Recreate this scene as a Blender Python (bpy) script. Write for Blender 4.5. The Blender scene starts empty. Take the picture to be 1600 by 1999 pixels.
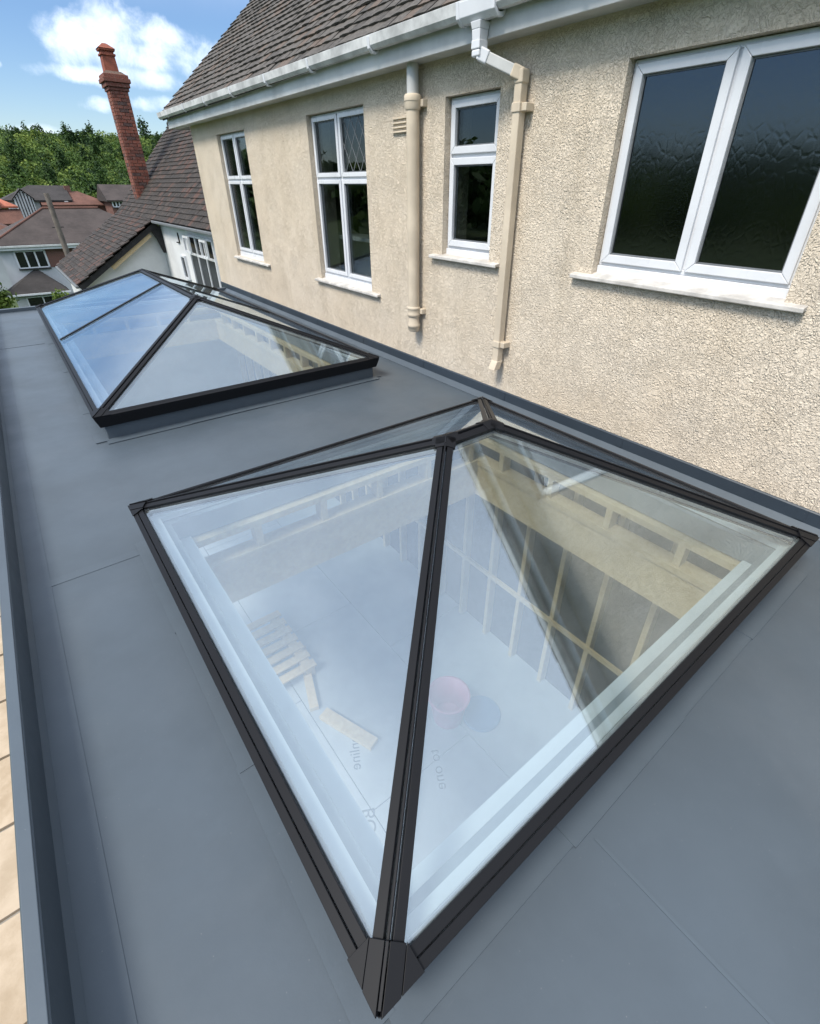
import bpy, math, random
import numpy as np
from mathutils import Vector, Matrix
random.seed(7); rng = np.random.default_rng(11)
R = math.radians
sc = bpy.context.scene
COL = sc.collection

# ------------------------------------------------------------------ camera
CH = 1.7
cd = bpy.data.cameras.new('camera'); cam = bpy.data.objects.new('camera', cd); COL.objects.link(cam)
cd.sensor_fit = 'VERTICAL'; cd.sensor_height = 24.0; cd.lens = 24.0 * 935.22 / 1999
cd.shift_x = -(834.17 - 800) / 1999; cd.shift_y = -(999.5 - 957.59) / 1999
cd.clip_start = .02; cd.clip_end = 3000
CAMR = (Matrix.Rotation(R(-39.0498), 3, 'Z') @ Matrix.Rotation(R(90 - 32.076), 3, 'X') @ Matrix.Rotation(R(.684), 3, 'Z'))
cam.matrix_world = Matrix.Translation((0, 0, CH)) @ CAMR.to_4x4()
sc.camera = cam

# ------------------------------------------------------------------ world, sun, exposure
SUN_AZ, SUN_EL = R(-98), R(54)
w = bpy.data.worlds.new('World'); sc.world = w; w.use_nodes = True
nt = w.node_tree; N = nt.nodes; L = nt.links
def wm(op, a, b=None, c=None, clamp=False):
    n = N.new('ShaderNodeMath'); n.operation = op; n.use_clamp = clamp
    for i, v in enumerate((a, b, c)):
        if v is None: continue
        if isinstance(v, (int, float)): n.inputs[i].default_value = v
        else: L.new(v, n.inputs[i])
    return n.outputs[0]
def wramp(v, a, b):
    n = N.new('ShaderNodeMapRange'); n.interpolation_type = 'SMOOTHSTEP'
    L.new(v, n.inputs[0]); n.inputs[1].default_value = a; n.inputs[2].default_value = b
    return n.outputs[0]
def wnoise(vec, scale, detail=6, rough=.55, dist=0.):
    n = N.new('ShaderNodeTexNoise'); L.new(vec, n.inputs['Vector'])
    n.inputs['Scale'].default_value = scale; n.inputs['Detail'].default_value = detail
    n.inputs['Roughness'].default_value = rough; n.inputs['Distortion'].default_value = dist
    return n.outputs[0]
sky = N.new('ShaderNodeTexSky'); sky.sky_type = 'NISHITA'; sky.sun_disc = False
sky.sun_elevation = SUN_EL; sky.sun_rotation = SUN_AZ; sky.air_density = 1.1; sky.dust_density = .25; sky.ozone_density = 1.8
tc = N.new('ShaderNodeTexCoord'); sx = N.new('ShaderNodeSeparateXYZ'); L.new(tc.outputs['Generated'], sx.inputs[0])
X_, Y_, Z_ = sx.outputs
az = wm('ARCTAN2', X_, Y_); el = wm('ARCSINE', Z_)
# the big cumulus in view: overlapping rounded masses (azimuth, elevation, half width, half height in degrees)
ns = wnoise(tc.outputs['Generated'], 22, 10, .62, .25)
nb = wm('MULTIPLY', wm('SUBTRACT', ns, .5), 3.4)
puffs = [(12.4, 10.0, 3.6, 2.3), (9.6, 9.4, 2.4, 1.6), (15.8, 9.6, 3.6, 1.9), (19.4, 8.8, 3.8, 1.8), (13.2, 7.6, 6.4, .75), (19.0, 7.2, 3.2, 1.0),
         (10.1, 5.7, 1.5, .6), (16.5, 6.0, 4., .6), (5.4, 3.6, 2.2, .7), (4.3, 7.7, .4, .3)]
acc = None
for (a0, e0, ra, re) in puffs:
    da = wm('DIVIDE', wm('SUBTRACT', az, R(a0)), R(ra)); de = wm('DIVIDE', wm('SUBTRACT', el, R(e0)), R(re))
    v = wm('SUBTRACT', 1.0, wm('ADD', wm('MULTIPLY', da, da), wm('MULTIPLY', de, de)))
    acc = v if acc is None else wm('SMOOTH_MAX', acc, v, .35)
dens_low = wramp(wm('ADD', acc, nb), -.25, 1.35)
# broken high cloud sheet over the rest of the sky
pl = N.new('ShaderNodeCombineXYZ'); zz = wm('MAXIMUM', Z_, .06)
L.new(wm('DIVIDE', X_, wm('ADD', zz, .12)), pl.inputs[0]); L.new(wm('DIVIDE', Y_, wm('ADD', zz, .12)), pl.inputs[1])
nh = wnoise(pl.outputs[0], .5, 3, .45, .2)
dens_hi = wm('MULTIPLY', wm('MULTIPLY', wramp(nh, .05, .60), wramp(el, R(11), R(21))), .9)
dens = wm('MAXIMUM', wm('MULTIPLY', dens_low, .70), dens_hi, clamp=True)
shade = wramp(wnoise(tc.outputs['Generated'], 11, 6, .6), .32, .68)
kh = wramp(el, R(12), R(22)); shade = wm('ADD', wm('MULTIPLY', shade, wm('SUBTRACT', 1., kh)), wm('MULTIPLY', kh, .55))
ccol = N.new('ShaderNodeMixRGB'); L.new(shade, ccol.inputs[0]); ccol.inputs[1].default_value = (7.6, 8.8, 10.8, 1); ccol.inputs[2].default_value = (12.0, 12.8, 14.0, 1)
hs = N.new('ShaderNodeHueSaturation'); hs.inputs['Saturation'].default_value = 1.08; tn_ = N.new('ShaderNodeMixRGB'); tn_.blend_type = 'MULTIPLY'; tn_.inputs[0].default_value = 1; tn_.inputs[2].default_value = (.90, .97, 1.12, 1); L.new(sky.outputs[0], tn_.inputs[1]); L.new(tn_.outputs[0], hs.inputs['Color'])
mix = N.new('ShaderNodeMixRGB'); L.new(dens, mix.inputs[0]); L.new(hs.outputs[0], mix.inputs[1]); L.new(ccol.outputs[0], mix.inputs[2])
bg = N['Background']; L.new(mix.outputs[0], bg.inputs[0]); bg.inputs[1].default_value = .062
sl = bpy.data.lights.new('sun', 'SUN'); so = bpy.data.objects.new('sun', sl); COL.objects.link(so)
sl.energy = 1.9; sl.angle = R(18); sl.color = (1, .945, .85)
sd = Vector((math.sin(SUN_AZ) * math.cos(SUN_EL), math.cos(SUN_AZ) * math.cos(SUN_EL), math.sin(SUN_EL)))
so.rotation_euler = sd.to_track_quat('Z', 'Y').to_euler(); so.location = sd * 60
vs = sc.view_settings; vs.view_transform = 'Standard'; vs.look = 'None'; vs.gamma = 1; vs.use_curve_mapping = False
vs.exposure = 1.12
sc.render.engine = 'CYCLES'
cy = sc.cycles; cy.use_denoising = True; cy.max_bounces = 7; cy.transparent_max_bounces = 24; cy.glossy_bounces = 5; cy.diffuse_bounces = 3
cy.use_adaptive_sampling = True; cy.adaptive_threshold = .012; cy.caustics_reflective = False; cy.caustics_refractive = False; cy.sample_clamp_indirect = 6

# ------------------------------------------------------------------ material helpers
def mat_new(name):
    m = bpy.data.materials.new(name); m.use_nodes = True
    return m, m.node_tree, m.node_tree.nodes['Principled BSDF']
class G:
    "small node-graph helper"
    def __init__(s, t): s.t = t; s.N = t.nodes; s.L = t.links
    def put(s, sock, v):
        if isinstance(v, (int, float, tuple)):
            if isinstance(v, tuple) and len(v) == 3 and len(sock.default_value) == 4: v = v + (1,)
            sock.default_value = v
        else: s.L.new(v, sock)
    def math(s, op, a, b=0., clamp=False):
        n = s.N.new('ShaderNodeMath'); n.operation = op; n.use_clamp = clamp; s.put(n.inputs[0], a); s.put(n.inputs[1], b); return n.outputs[0]
    def ramp(s, v, a, b, lo=0., hi=1.):
        n = s.N.new('ShaderNodeMapRange'); n.interpolation_type = 'SMOOTHSTEP'; s.put(n.inputs[0], v)
        for i, q in enumerate((a, b, lo, hi)): n.inputs[1 + i].default_value = q
        return n.outputs[0]
    def mix(s, f, a, b, mode='MIX'):
        n = s.N.new('ShaderNodeMixRGB'); n.blend_type = mode; s.put(n.inputs[0], f); s.put(n.inputs[1], a); s.put(n.inputs[2], b); return n.outputs[0]
    def obj(s): return s.N.new('ShaderNodeTexCoord').outputs['Object']
    def pos(s): return s.N.new('ShaderNodeNewGeometry').outputs['Position']
    def mapping(s, v, sc_=(1, 1, 1), rot=(0, 0, 0), loc=(0, 0, 0)):
        n = s.N.new('ShaderNodeMapping'); s.put(n.inputs[0], v); n.inputs['Scale'].default_value = sc_; n.inputs['Rotation'].default_value = rot; n.inputs['Location'].default_value = loc; return n.outputs[0]
    def noise(s, v, scale, detail=4, rough=.5, dist=0.):
        n = s.N.new('ShaderNodeTexNoise'); s.put(n.inputs['Vector'], v)
        for k, q in (('Scale', scale), ('Detail', detail), ('Roughness', rough), ('Distortion', dist)): n.inputs[k].default_value = q
        return n.outputs[0]
    def voro(s, v, scale, feature='F1', rand=1.):
        n = s.N.new('ShaderNodeTexVoronoi'); n.feature = feature; s.put(n.inputs['Vector'], v); n.inputs['Scale'].default_value = scale; n.inputs['Randomness'].default_value = rand; return n.outputs['Distance']
    def bump(s, h, strength, dist):
        n = s.N.new('ShaderNodeBump'); s.put(n.inputs['Height'], h); n.inputs['Strength'].default_value = strength; n.inputs['Distance'].default_value = dist; return n.outputs[0]
    def attr(s, name):
        n = s.N.new('ShaderNodeAttribute'); n.attribute_name = name; return n
    def rnd(s): return s.N.new('ShaderNodeObjectInfo').outputs['Random']
M = {}
def simple(name, col, rough=.5, var=.08, scale=6., bump=0., bscale=60., metal=0., spec=.5, rvar=.08):
    m, t, b = mat_new(name); g = G(t); p = g.pos()
    n = g.noise(p, scale, 6, .6)
    lo = tuple(max(0, c * (1 - var * 1.6)) for c in col); hi = tuple(min(1, c * (1 + var)) for c in col)
    g.put(b.inputs['Base Color'], g.mix(g.ramp(n, .3, .7), lo, hi))
    g.put(b.inputs['Roughness'], g.ramp(g.noise(p, scale * 2.3, 4), .3, .7, max(0, rough - rvar), min(1, rough + rvar)))
    b.inputs['Metallic'].default_value = metal; b.inputs['Specular IOR Level'].default_value = spec
    if bump: g.put(b.inputs['Normal'], g.bump(g.noise(p, bscale, 4, .6), .6, bump))
    M[name] = m; return m
simple('upvc', (.70, .71, .735), .32, .035, 3.)
simple('upvc_aged', (.60, .60, .585), .42, .12, 2.2)
simple('upvc_grimy', (.62, .62, .61), .5, .2, 5.)
simple('sill_paint', (.58, .55, .51), .5, .16, 9., .002, 40)
simple('cream_plastic', (.60, .51, .395), .68, .09, 4., spec=.25)
simple('frame_black', (.0095, .0098, .0115), .46, .04, 3., spec=.16, rvar=0.)
simple('frame_inner', (.62, .66, .70), .45, .03, 4.)
simple('spacer', (.55, .57, .60), .35, .05, 9., metal=.6)
simple('foil_grey', (.19, .22, .25), .5, .06, 5.)
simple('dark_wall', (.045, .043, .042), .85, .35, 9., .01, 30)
simple('plaster_grey', (.42, .41, .39), .85, .1, 2., .003, 30)
simple('room_wall', (.20, .19, .17), .9, .2, 1.2)
simple('room_floor', (.16, .12, .09), .7, .2, 2.)
simple('white_render', (.66, .66, .66), .85, .07, 1.3, .004, 50)
simple('grey_render', (.55, .56, .58), .85, .07, .6)
simple('black_timber', (.018, .017, .018), .75, .2, 8., .003, 30)
simple('lead', (.16, .17, .18), .55, .12, 8.)
simple('pot_clay', (.27, .075, .042), .75, .18, 6., .003, 40)
simple('mortar', (.13, .085, .065), .95, .2, 20., .004, 90)
simple('pole_wood', (.16, .135, .115), .9, .25, 3., .004, 30)
simple('dark_glass', (.012, .014, .016), .06, .1, 1.)
simple('pink_form_mat', (.55, .20, .28), .45, .05, 3.)
simple('blue_disc_mat', (.12, .20, .34), .45, .05, 3.)
simple('cable_black', (.02, .02, .02), .6, .1, 5.)
simple('bark', (.07, .05, .035), .95, .25, 6., .02, 14)
simple('print_ink', (.10, .11, .13), .7, .05, 3.)

# timber
m, t, b = mat_new('timber'); g = G(t); p = g.obj()
r_ = g.rnd(); gr = g.noise(g.mapping(g.pos(), (3, 3, 3)), 6, 6, .6, 1.2)
c = g.mix(g.ramp(gr, .3, .7), (.50, .375, .21), (.64, .51, .32)); c = g.mix(g.math('MULTIPLY', r_, .25), c, (.44, .31, .17))
g.put(b.inputs['Base Color'], c); b.inputs['Roughness'].default_value = .7; M['timber'] = m

# stucco: trowelled squiggle render
m, t, b = mat_new('stucco'); g = G(t); p = g.pos()
warp = g.N.new('ShaderNodeVectorMath'); warp.operation = 'MULTIPLY_ADD'
nz = g.N.new('ShaderNodeTexNoise'); g.put(nz.inputs['Vector'], p); nz.inputs['Scale'].default_value = 9; nz.inputs['Detail'].default_value = 2
g.put(warp.inputs[0], nz.outputs['Color']); warp.inputs[1].default_value = (.14, .14, .14); g.put(warp.inputs[2], p); wp = warp.outputs[0]
n1 = g.noise(wp, 30, 1.0, .5, .3); n2 = g.noise(wp, 58, 1.5, .5, .8)
def worm(n, wd): return g.ramp(g.math('ABSOLUTE', g.math('SUBTRACT', n, .5)), 0., wd)
w1 = worm(n1, .05); w2 = worm(n2, .05)
h = g.math('ADD', g.math('ADD', g.math('MULTIPLY', w1, .8), g.math('MULTIPLY', w2, .45)), g.math('MULTIPLY', g.noise(p, 150, 3, .6), .6))
h = g.math('ADD', h, g.math('MULTIPLY', g.noise(p, 14, 3), .9))
pits = g.ramp(g.voro(p, 30), .05, .12)
h = g.math('ADD', g.math('MULTIPLY', h, g.ramp(g.noise(p, 3.1, 3), .25, .75, .45, 1.1)), g.math('MULTIPLY', pits, .5))
h = g.math('ADD', h, g.math('MULTIPLY', g.ramp(g.voro(p, 62), .0, .55), -.7))
big = g.noise(p, 1.1, 5, .6); streak = g.noise(g.mapping(p, (2.2, 2.2, .25)), 2.6, 5, .6)
c = g.mix(g.ramp(big, .3, .7), (.70, .59, .455), (.745, .645, .52))
c = g.mix(g.math('MULTIPLY', g.ramp(streak, .5, .75), .30), c, (.52, .43, .31))
c = g.mix(g.math('MULTIPLY', g.ramp(g.noise(p, 48, 3), .45, .75), .10), c, (.50, .43, .33))
blot = g.math('MULTIPLY', g.ramp(g.noise(p, 2.3, 8, .68), .50, .74), .24); c = g.mix(blot, c, (.47, .40, .31))
crum = g.math('MULTIPLY', g.ramp(g.voro(p, 75), .10, .03), .28); c = g.mix(crum, c, (.34, .28, .21))
g.put(b.inputs['Base Color'], c); b.inputs['Roughness'].default_value = .93; b.inputs['Specular IOR Level'].default_value = .25
g.put(b.inputs['Normal'], g.bump(h, .85, .0085)); M['stucco'] = m

# grey roofing membrane
def membrane(name, col, sp=.5):
    m, t, b = mat_new(name); g = G(t); p = g.pos()
    n = g.noise(p, 1.6, 6, .6); n2 = g.noise(p, 7, 7, .68); fine = g.noise(p, 160, 3, .6)
    lo = tuple(c * .92 for c in col); hi = tuple(c * 1.06 for c in col)
    c = g.mix(g.ramp(n, .3, .7), lo, hi); c = g.mix(g.math('MULTIPLY', g.ramp(n2, .5, .75), .22), c, tuple(q * 1.25 for q in col))
    c = g.mix(g.math('MULTIPLY', g.ramp(g.voro(p, 31), .06, .0), .5), c, (.3, .3, .3))
    st = g.noise(p, .9, 7, .62, .4)
    c = g.mix(g.math('MULTIPLY', g.ramp(st, .48, .72), .07), c, (.21, .215, .22))
    scf = g.math('MULTIPLY', g.ramp(g.noise(g.mapping(p, (1, 9, 1), (0, 0, .6)), 5, 5, .7), .64, .80), .14); c = g.mix(scf, c, (.20, .21, .22))
    g.put(b.inputs['Base Color'], c)
    g.put(b.inputs['Roughness'], g.ramp(g.noise(p, 2.6, 5, .6), .3, .7, .42, .54)); b.inputs['Specular IOR Level'].default_value = sp
    hh = g.math('ADD', g.math('MULTIPLY', fine, .05), g.math('ADD', g.noise(p, 3.2, 3), g.math('MULTIPLY', g.noise(p, 22, 3), .12)))
    g.put(b.inputs['Normal'], g.bump(hh, .5, .006)); M[name] = m
membrane('membrane', (.066, .085, .104)); membrane('membrane_lap', (.070, .090, .110)); membrane('flashing_mat', (.030, .042, .057))

# glass (thin sheet: mirror share grows towards grazing angles)
def glass(name, f0, tint, gcol, dust_haze=0., bump=None, specks=False):
    m = bpy.data.materials.new(name); m.use_nodes = True; t = m.node_tree; t.nodes.clear(); g = G(t)
    out = t.nodes.new('ShaderNodeOutputMaterial'); lw = t.nodes.new('ShaderNodeLayerWeight'); lw.inputs[0].default_value = .5
    f = g.math('POWER', lw.outputs['Facing'], 5.); f = g.math('ADD', g.math('MULTIPLY', f, 1 - f0), f0)
    tr = t.nodes.new('ShaderNodeBsdfTransparent'); tr.inputs[0].default_value = tint + (1,)
    gl = t.nodes.new('ShaderNodeBsdfGlossy'); gl.inputs[0].default_value = gcol + (1,); gl.inputs['Roughness'].default_value = .004 if bump is None else .11
    if bump is not None:
        p = g.pos(); h = bump(g, p); nb_ = g.bump(h, .12, .0008); g.put(gl.inputs['Normal'], nb_)
    mx = t.nodes.new('ShaderNodeMixShader'); g.put(mx.inputs[0], f); t.links.new(tr.outputs[0], mx.inputs[1]); t.links.new(gl.outputs[0], mx.inputs[2]); last = mx
    if dust_haze:
        p = g.pos(); df = t.nodes.new('ShaderNodeBsdfDiffuse'); df.inputs[0].default_value = (.62, .66, .70, 1)
        film = g.math('MULTIPLY', g.ramp(g.noise(p, 2.2, 6, .65), .3, .75, .35, 1.), dust_haze)  # dust film, strengthened to paint a milky haze over the panes as well
        if specks: film = g.math('MAXIMUM', film, g.math('MULTIPLY', g.ramp(g.voro(p, 42), .055, .02), g.math('MULTIPLY', g.ramp(g.noise(p, 5, 2), .48, .6), .5)))
        mx2 = t.nodes.new('ShaderNodeMixShader'); g.put(mx2.inputs[0], film); t.links.new(last.outputs[0], mx2.inputs[1]); t.links.new(df.outputs[0], mx2.inputs[2]); last = mx2
    t.links.new(last.outputs[0], out.inputs[0]); M[name] = m
glass('rooflight_glass', .21, (.92, .96, .955), (.82, .92, 1.), .058, None, True)
glass('window_glass', .055, (.62, .66, .66), (.9, .95, 1.), .0)
glass('obscure_glass', .095, (.10, .12, .12), (.85, .92, 1.), .0,
      lambda g, p: g.math('ADD', g.ramp(g.voro(g.mapping(p, (1, 1, .6)), 26, 'DISTANCE_TO_EDGE'), .0, .2), g.math('MULTIPLY', g.noise(p, 9, 2, .5, 1.), .5)))

# roof tiles ('tone' is stored per tile)
def tile_mat(name, stops, wear=1., wcol=(.30, .27, .235)):
    m, t, b = mat_new(name); g = G(t); p = g.pos(); a = g.attr('tone').outputs['Fac']
    cr = t.nodes.new('ShaderNodeValToRGB'); cr.color_ramp.interpolation = 'LINEAR'; e = cr.color_ramp.elements
    while len(e) < len(stops): e.new(.5)
    for i, (q, c) in enumerate(stops): e[i].position = q; e[i].color = c + (1,)
    g.put(cr.inputs[0], a)
    n = g.noise(p, 26, 5, .65); c = g.mix(g.math('MULTIPLY', g.ramp(n, .4, .75), .35 * wear), cr.outputs[0], wcol)
    lich = g.math('MULTIPLY', g.ramp(g.noise(p, 5.5, 6, .7), .60, .70), .5 * wear); c = g.mix(lich, c, tuple(q * .85 for q in wcol))
    g.put(b.inputs['Base Color'], c); b.inputs['Roughness'].default_value = .85
    g.put(b.inputs['Normal'], g.bump(g.noise(p, 90, 4, .6), .5, .003)); M[name] = m
tile_mat('tile_main', [(0, (.021, .018, .016)), (.45, (.050, .043, .037)), (.8, (.085, .074, .064)), (1, (.10, .070, .052))], 1.0, (.215, .195, .168))
tile_mat('tile_neighbour', [(0, (.009, .0075, .0065)), (.5, (.027, .0185, .0145)), (.85, (.046, .031, .024)), (1, (.068, .030, .020))], .75, (.17, .15, .125))
tile_mat('brick_clay', [(0, (.10, .030, .020)), (.5, (.20, .056, .034)), (.9, (.27, .078, .044)), (1, (.075, .035, .03))])
# distant tiled roofs
def far_roof(name, col):
    m, t, b = mat_new(name); g = G(t); p = g.pos(); s = t.nodes.new('ShaderNodeSeparateXYZ'); g.put(s.inputs[0], p)
    row = g.math('FRACT', g.math('MULTIPLY', s.outputs[2], 7.)); n = g.noise(p, .8, 6, .65); n2 = g.noise(g.mapping(p, (3, 3, 9)), 1.5, 3)
    c = g.mix(g.ramp(n, .3, .7), tuple(q * .72 for q in col), tuple(q * 1.2 for q in col)); c = g.mix(g.math('MULTIPLY', g.ramp(n2, .55, .7), .3), c, tuple(q * 1.6 for q in col))
    g.put(b.inputs['Base Color'], c); b.inputs['Roughness'].default_value = .9
    g.put(b.inputs['Normal'], g.bump(row, .7, .05)); M[name] = m
far_roof('roof_brown', (.060, .047, .043)); far_roof('roof_dark', (.042, .037, .036)); far_roof('roof_red', (.14, .065, .047)); far_roof('roof_orange', (.42, .14, .085))
# brick panel on far house
m, t, b = mat_new('far_brick'); g = G(t); bt = t.nodes.new('ShaderNodeTexBrick'); g.put(bt.inputs['Vector'], g.mapping(g.pos(), (1, 1, 1), (R(90), 0, 0))); bt.inputs['Scale'].default_value = 4
bt.inputs['Color1'].default_value = (.17, .07, .05, 1); bt.inputs['Color2'].default_value = (.13, .055, .045, 1); bt.inputs['Mortar'].default_value = (.2, .15, .12, 1); g.put(b.inputs['Base Color'], bt.outputs[0]); b.inputs['Roughness'].default_value = .9; M['far_brick'] = m
# foliage
def leafmat(name, dark, mid, light):
    m, t, b = mat_new(name); g = G(t); a = g.attr('tone').outputs['Fac']
    cr = t.nodes.new('ShaderNodeValToRGB'); e = cr.color_ramp.elements; e.new(.5)
    for i, (q, c) in enumerate(((0, dark), (.5, mid), (1, light))): e[i].position = q; e[i].color = c + (1,)
    g.put(cr.inputs[0], a); g.put(b.inputs['Base Color'], cr.outputs[0]); b.inputs['Roughness'].default_value = .7; b.inputs['Specular IOR Level'].default_value = .25
    tl = t.nodes.new('ShaderNodeBsdfTranslucent'); g.put(tl.inputs[0], cr.outputs[0]); mx = t.nodes.new('ShaderNodeMixShader'); mx.inputs[0].default_value = .22
    o = t.nodes['Material Output']; t.links.new(b.outputs[0], mx.inputs[1]); t.links.new(tl.outputs[0], mx.inputs[2]); t.links.new(mx.outputs[0], o.inputs[0]); M[name] = m
leafmat('leaf_wood', (.020, .046, .014), (.070, .128, .026), (.19, .25, .05))
leafmat('leaf_bright', (.035, .065, .012), (.095, .145, .022), (.19, .22, .035))
leafmat('leaf_gold', (.09, .09, .012), (.20, .18, .022), (.30, .26, .045))
# grass, paving
m, t, b = mat_new('grass'); g = G(t); p = g.pos(); g.put(b.inputs['Base Color'], g.mix(g.ramp(g.noise(p, .25, 8, .7), .3, .7), (.025, .05, .012), (.07, .10, .025))); b.inputs['Roughness'].default_value = .95; M['grass'] = m
m, t, b = mat_new('slab_stone'); g = G(t); p = g.pos(); c = g.mix(g.ramp(g.noise(p, 3.5, 6, .65), .3, .7), (.36, .275, .185), (.52, .42, .31)); c = g.mix(g.math('MULTIPLY', g.rnd(), .35), c, (.46, .38, .29)); g.put(b.inputs['Base Color'], c); b.inputs['Roughness'].default_value = .85; g.put(b.inputs['Normal'], g.bump(g.noise(p, 12, 5, .6), .5, .006)); M['slab_stone'] = m
simple('joint_grey', (.30, .28, .25), .95, .1, 6.)
# insulation boards
m, t, b = mat_new('board_foil'); g = G(t); p = g.pos(); c = g.mix(g.ramp(g.noise(p, 1.7, 6, .6), .3, .7), (.33, .36, .39), (.44, .47, .50)); g.put(b.inputs['Base Color'], c); b.inputs['Roughness'].default_value = .5; b.inputs['Metallic'].default_value = .15; M['board_foil'] = m

# ------------------------------------------------------------------ mesh helpers
class MB:
    def __init__(s): s.v = []; s.f = []; s.tone = []
    def add(s, vs, fs, tone=None):
        o = len(s.v); s.v += [tuple(v) for v in vs]; s.f += [tuple(i + o for i in f) for f in fs]
        if tone is not None: s.tone += [tone] * len(fs)
        return s
    def hexa(s, v8, tone=None):   # 0-3 bottom ring, 4-7 top ring
        return s.add(v8, [(3, 2, 1, 0), (4, 5, 6, 7), (0, 1, 5, 4), (1, 2, 6, 5), (2, 3, 7, 6), (3, 0, 4, 7)], tone)
    def box(s, x0, x1, y0, y1, z0, z1, tone=None):
        return s.hexa([(x0, y0, z0), (x1, y0, z0), (x1, y1, z0), (x0, y1, z0), (x0, y0, z1), (x1, y0, z1), (x1, y1, z1), (x0, y1, z1)], tone)
    def prism(s, poly, d):        # polygon (3-D, ccw seen against d) pushed by vector d
        n = len(poly); a = [Vector(p) for p in poly]; d = Vector(d); b = [p + d for p in a]
        return s.add(a + b, [tuple(range(n - 1, -1, -1)), tuple(range(n, 2 * n))] + [(i, (i + 1) % n, (i + 1) % n + n, i + n) for i in range(n)])
    def beam(s, P, Q, wd, ht, up=(0, 0, 1)):
        P = Vector(P); Q = Vector(Q); d = (Q - P).normalized(); u = Vector(up); r = d.cross(u).normalized(); u = r.cross(d)
        a = [r * (-wd / 2) + u * (-ht / 2), r * (wd / 2) + u * (-ht / 2), r * (wd / 2) + u * (ht / 2), r * (-wd / 2) + u * (ht / 2)]
        return s.hexa([P + k for k in a] + [Q + k for k in a])
    def strip(s, P, Q, u, n, a, b, t0, t1):
        P = Vector(P); Q = Vector(Q); u = Vector(u); n = Vector(n)
        return s.hexa([P + u * a + n * t0, Q + u * a + n * t0, Q + u * b + n * t0, P + u * b + n * t0, P + u * a + n * t1, Q + u * a + n * t1, Q + u * b + n * t1, P + u * b + n * t1])
    def cyl(s, P, Q, r0, r1=None, n=20, caps=True):
        r1 = r0 if r1 is None else r1; P = Vector(P); Q = Vector(Q); d = (Q - P).normalized()
        a = d.orthogonal().normalized(); b = d.cross(a); o = len(s.v)
        for c_, r in ((P, r0), (Q, r1)):
            for i in range(n):
                t_ = 2 * math.pi * i / n; s.v.append(tuple(c_ + (a * math.cos(t_) + b * math.sin(t_)) * r))
        s.f += [(o + i, o + (i + 1) % n, o + n + (i + 1) % n, o + n + i) for i in range(n)]
        if caps: s.f += [tuple(o + i for i in range(n - 1, -1, -1)), tuple(o + n + i for i in range(n))]
        return s
    def lathe(s, cx, cy, prof, n=24):
        o = len(s.v)
        for r, z in prof:
            for i in range(n): t_ = 2 * math.pi * i / n; s.v.append((cx + r * math.cos(t_), cy + r * math.sin(t_), z))
        for k in range(len(prof) - 1):
            s.f += [(o + k * n + i, o + k * n + (i + 1) % n, o + (k + 1) * n + (i + 1) % n, o + (k + 1) * n + i) for i in range(n)]
        q = len(s.v); k = o + (len(prof) - 1) * n; s.v += s.v[o:o + n] + s.v[k:k + n]      # caps keep their own corners so the sides shade evenly
        s.f += [tuple(q + i for i in range(n - 1, -1, -1)), tuple(q + n + i for i in range(n))]
        return s
    def ring(s, y0, y1, z0, z1, wd, x0, x1, gap=.0006):    # mitred frame in a plane x = const
        q = [((y0, z0), (y1, z0), (y1 - wd, z0 + wd), (y0 + wd, z0 + wd)), ((y1, z0), (y1, z1), (y1 - wd, z1 - wd), (y1 - wd, z0 + wd)),
             ((y1, z1), (y0, z1), (y0 + wd, z1 - wd), (y1 - wd, z1 - wd)), ((y0, z1), (y0, z0), (y0 + wd, z0 + wd), (y0 + wd, z1 - wd))]
        for p4 in q:
            cy_ = sum(p[0] for p in p4) / 4; cz_ = sum(p[1] for p in p4) / 4
            p4 = [(p[0] + (gap if p[0] < cy_ else -gap), p[1] + (gap if p[1] < cz_ else -gap)) for p in p4]
            s.hexa([(x0, *p) for p in p4] + [(x1, *p) for p in p4])
        return s
def link(o): COL.objects.link(o); return o
def mesh_of(name, mb, mat, smooth=False):
    me = bpy.data.meshes.new(name); me.from_pydata(mb.v, [], mb.f); me.materials.append(M[mat])
    if mb.tone:
        a = me.attributes.new('tone', 'FLOAT', 'FACE'); a.data.foreach_set('value', np.array(mb.tone, np.float32))
    if smooth: me.polygons.foreach_set('use_smooth', np.ones(len(me.polygons), bool))
    me.update(); return me
def wloc(o):
    v = Vector((0, 0, 0))
    while o: v += o.location; o = o.parent
    return v
def fixn(me):
    import bmesh
    bm = bmesh.new(); bm.from_mesh(me); bmesh.ops.recalc_face_normals(bm, faces=bm.faces); bm.to_mesh(me); bm.free()
def obj(name, mb, mat, parent=None, bevel=0., smooth=False, seg=2, norm=True):
    if parent:
        l = wloc(parent); mb.v = [(v[0] - l.x, v[1] - l.y, v[2] - l.z) for v in mb.v]
    me = mesh_of(name, mb, mat, smooth)
    if norm: fixn(me)
    o = link(bpy.data.objects.new(name, me))
    if parent: o.parent = parent
    if bevel:
        b = o.modifiers.new('bevel', 'BEVEL'); b.width = bevel; b.segments = seg; b.limit_method = 'ANGLE'; b.angle_limit = R(40); b.harden_normals = False
    return o
def tag(o, label, cat, group=None):
    o['label'] = label; o['category'] = cat
    if group: o['group'] = group
    return o
def thing(name, label, cat, loc, group=None):
    o = link(bpy.data.objects.new(name, None)); o.location = loc; o.empty_display_size = .2
    return tag(o, label, cat, group)
def struct(o): o['kind'] = 'structure'; return o
def stuff(o): o['kind'] = 'stuff'; return o
def project(p):
    c = CAMR.transposed() @ (Vector(p) - Vector((0, 0, CH)))
    if c.z > -.05: return None
    return 834.17 + 935.22 * c.x / -c.z, 957.59 - 935.22 * c.y / -c.z, -c.z

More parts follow.
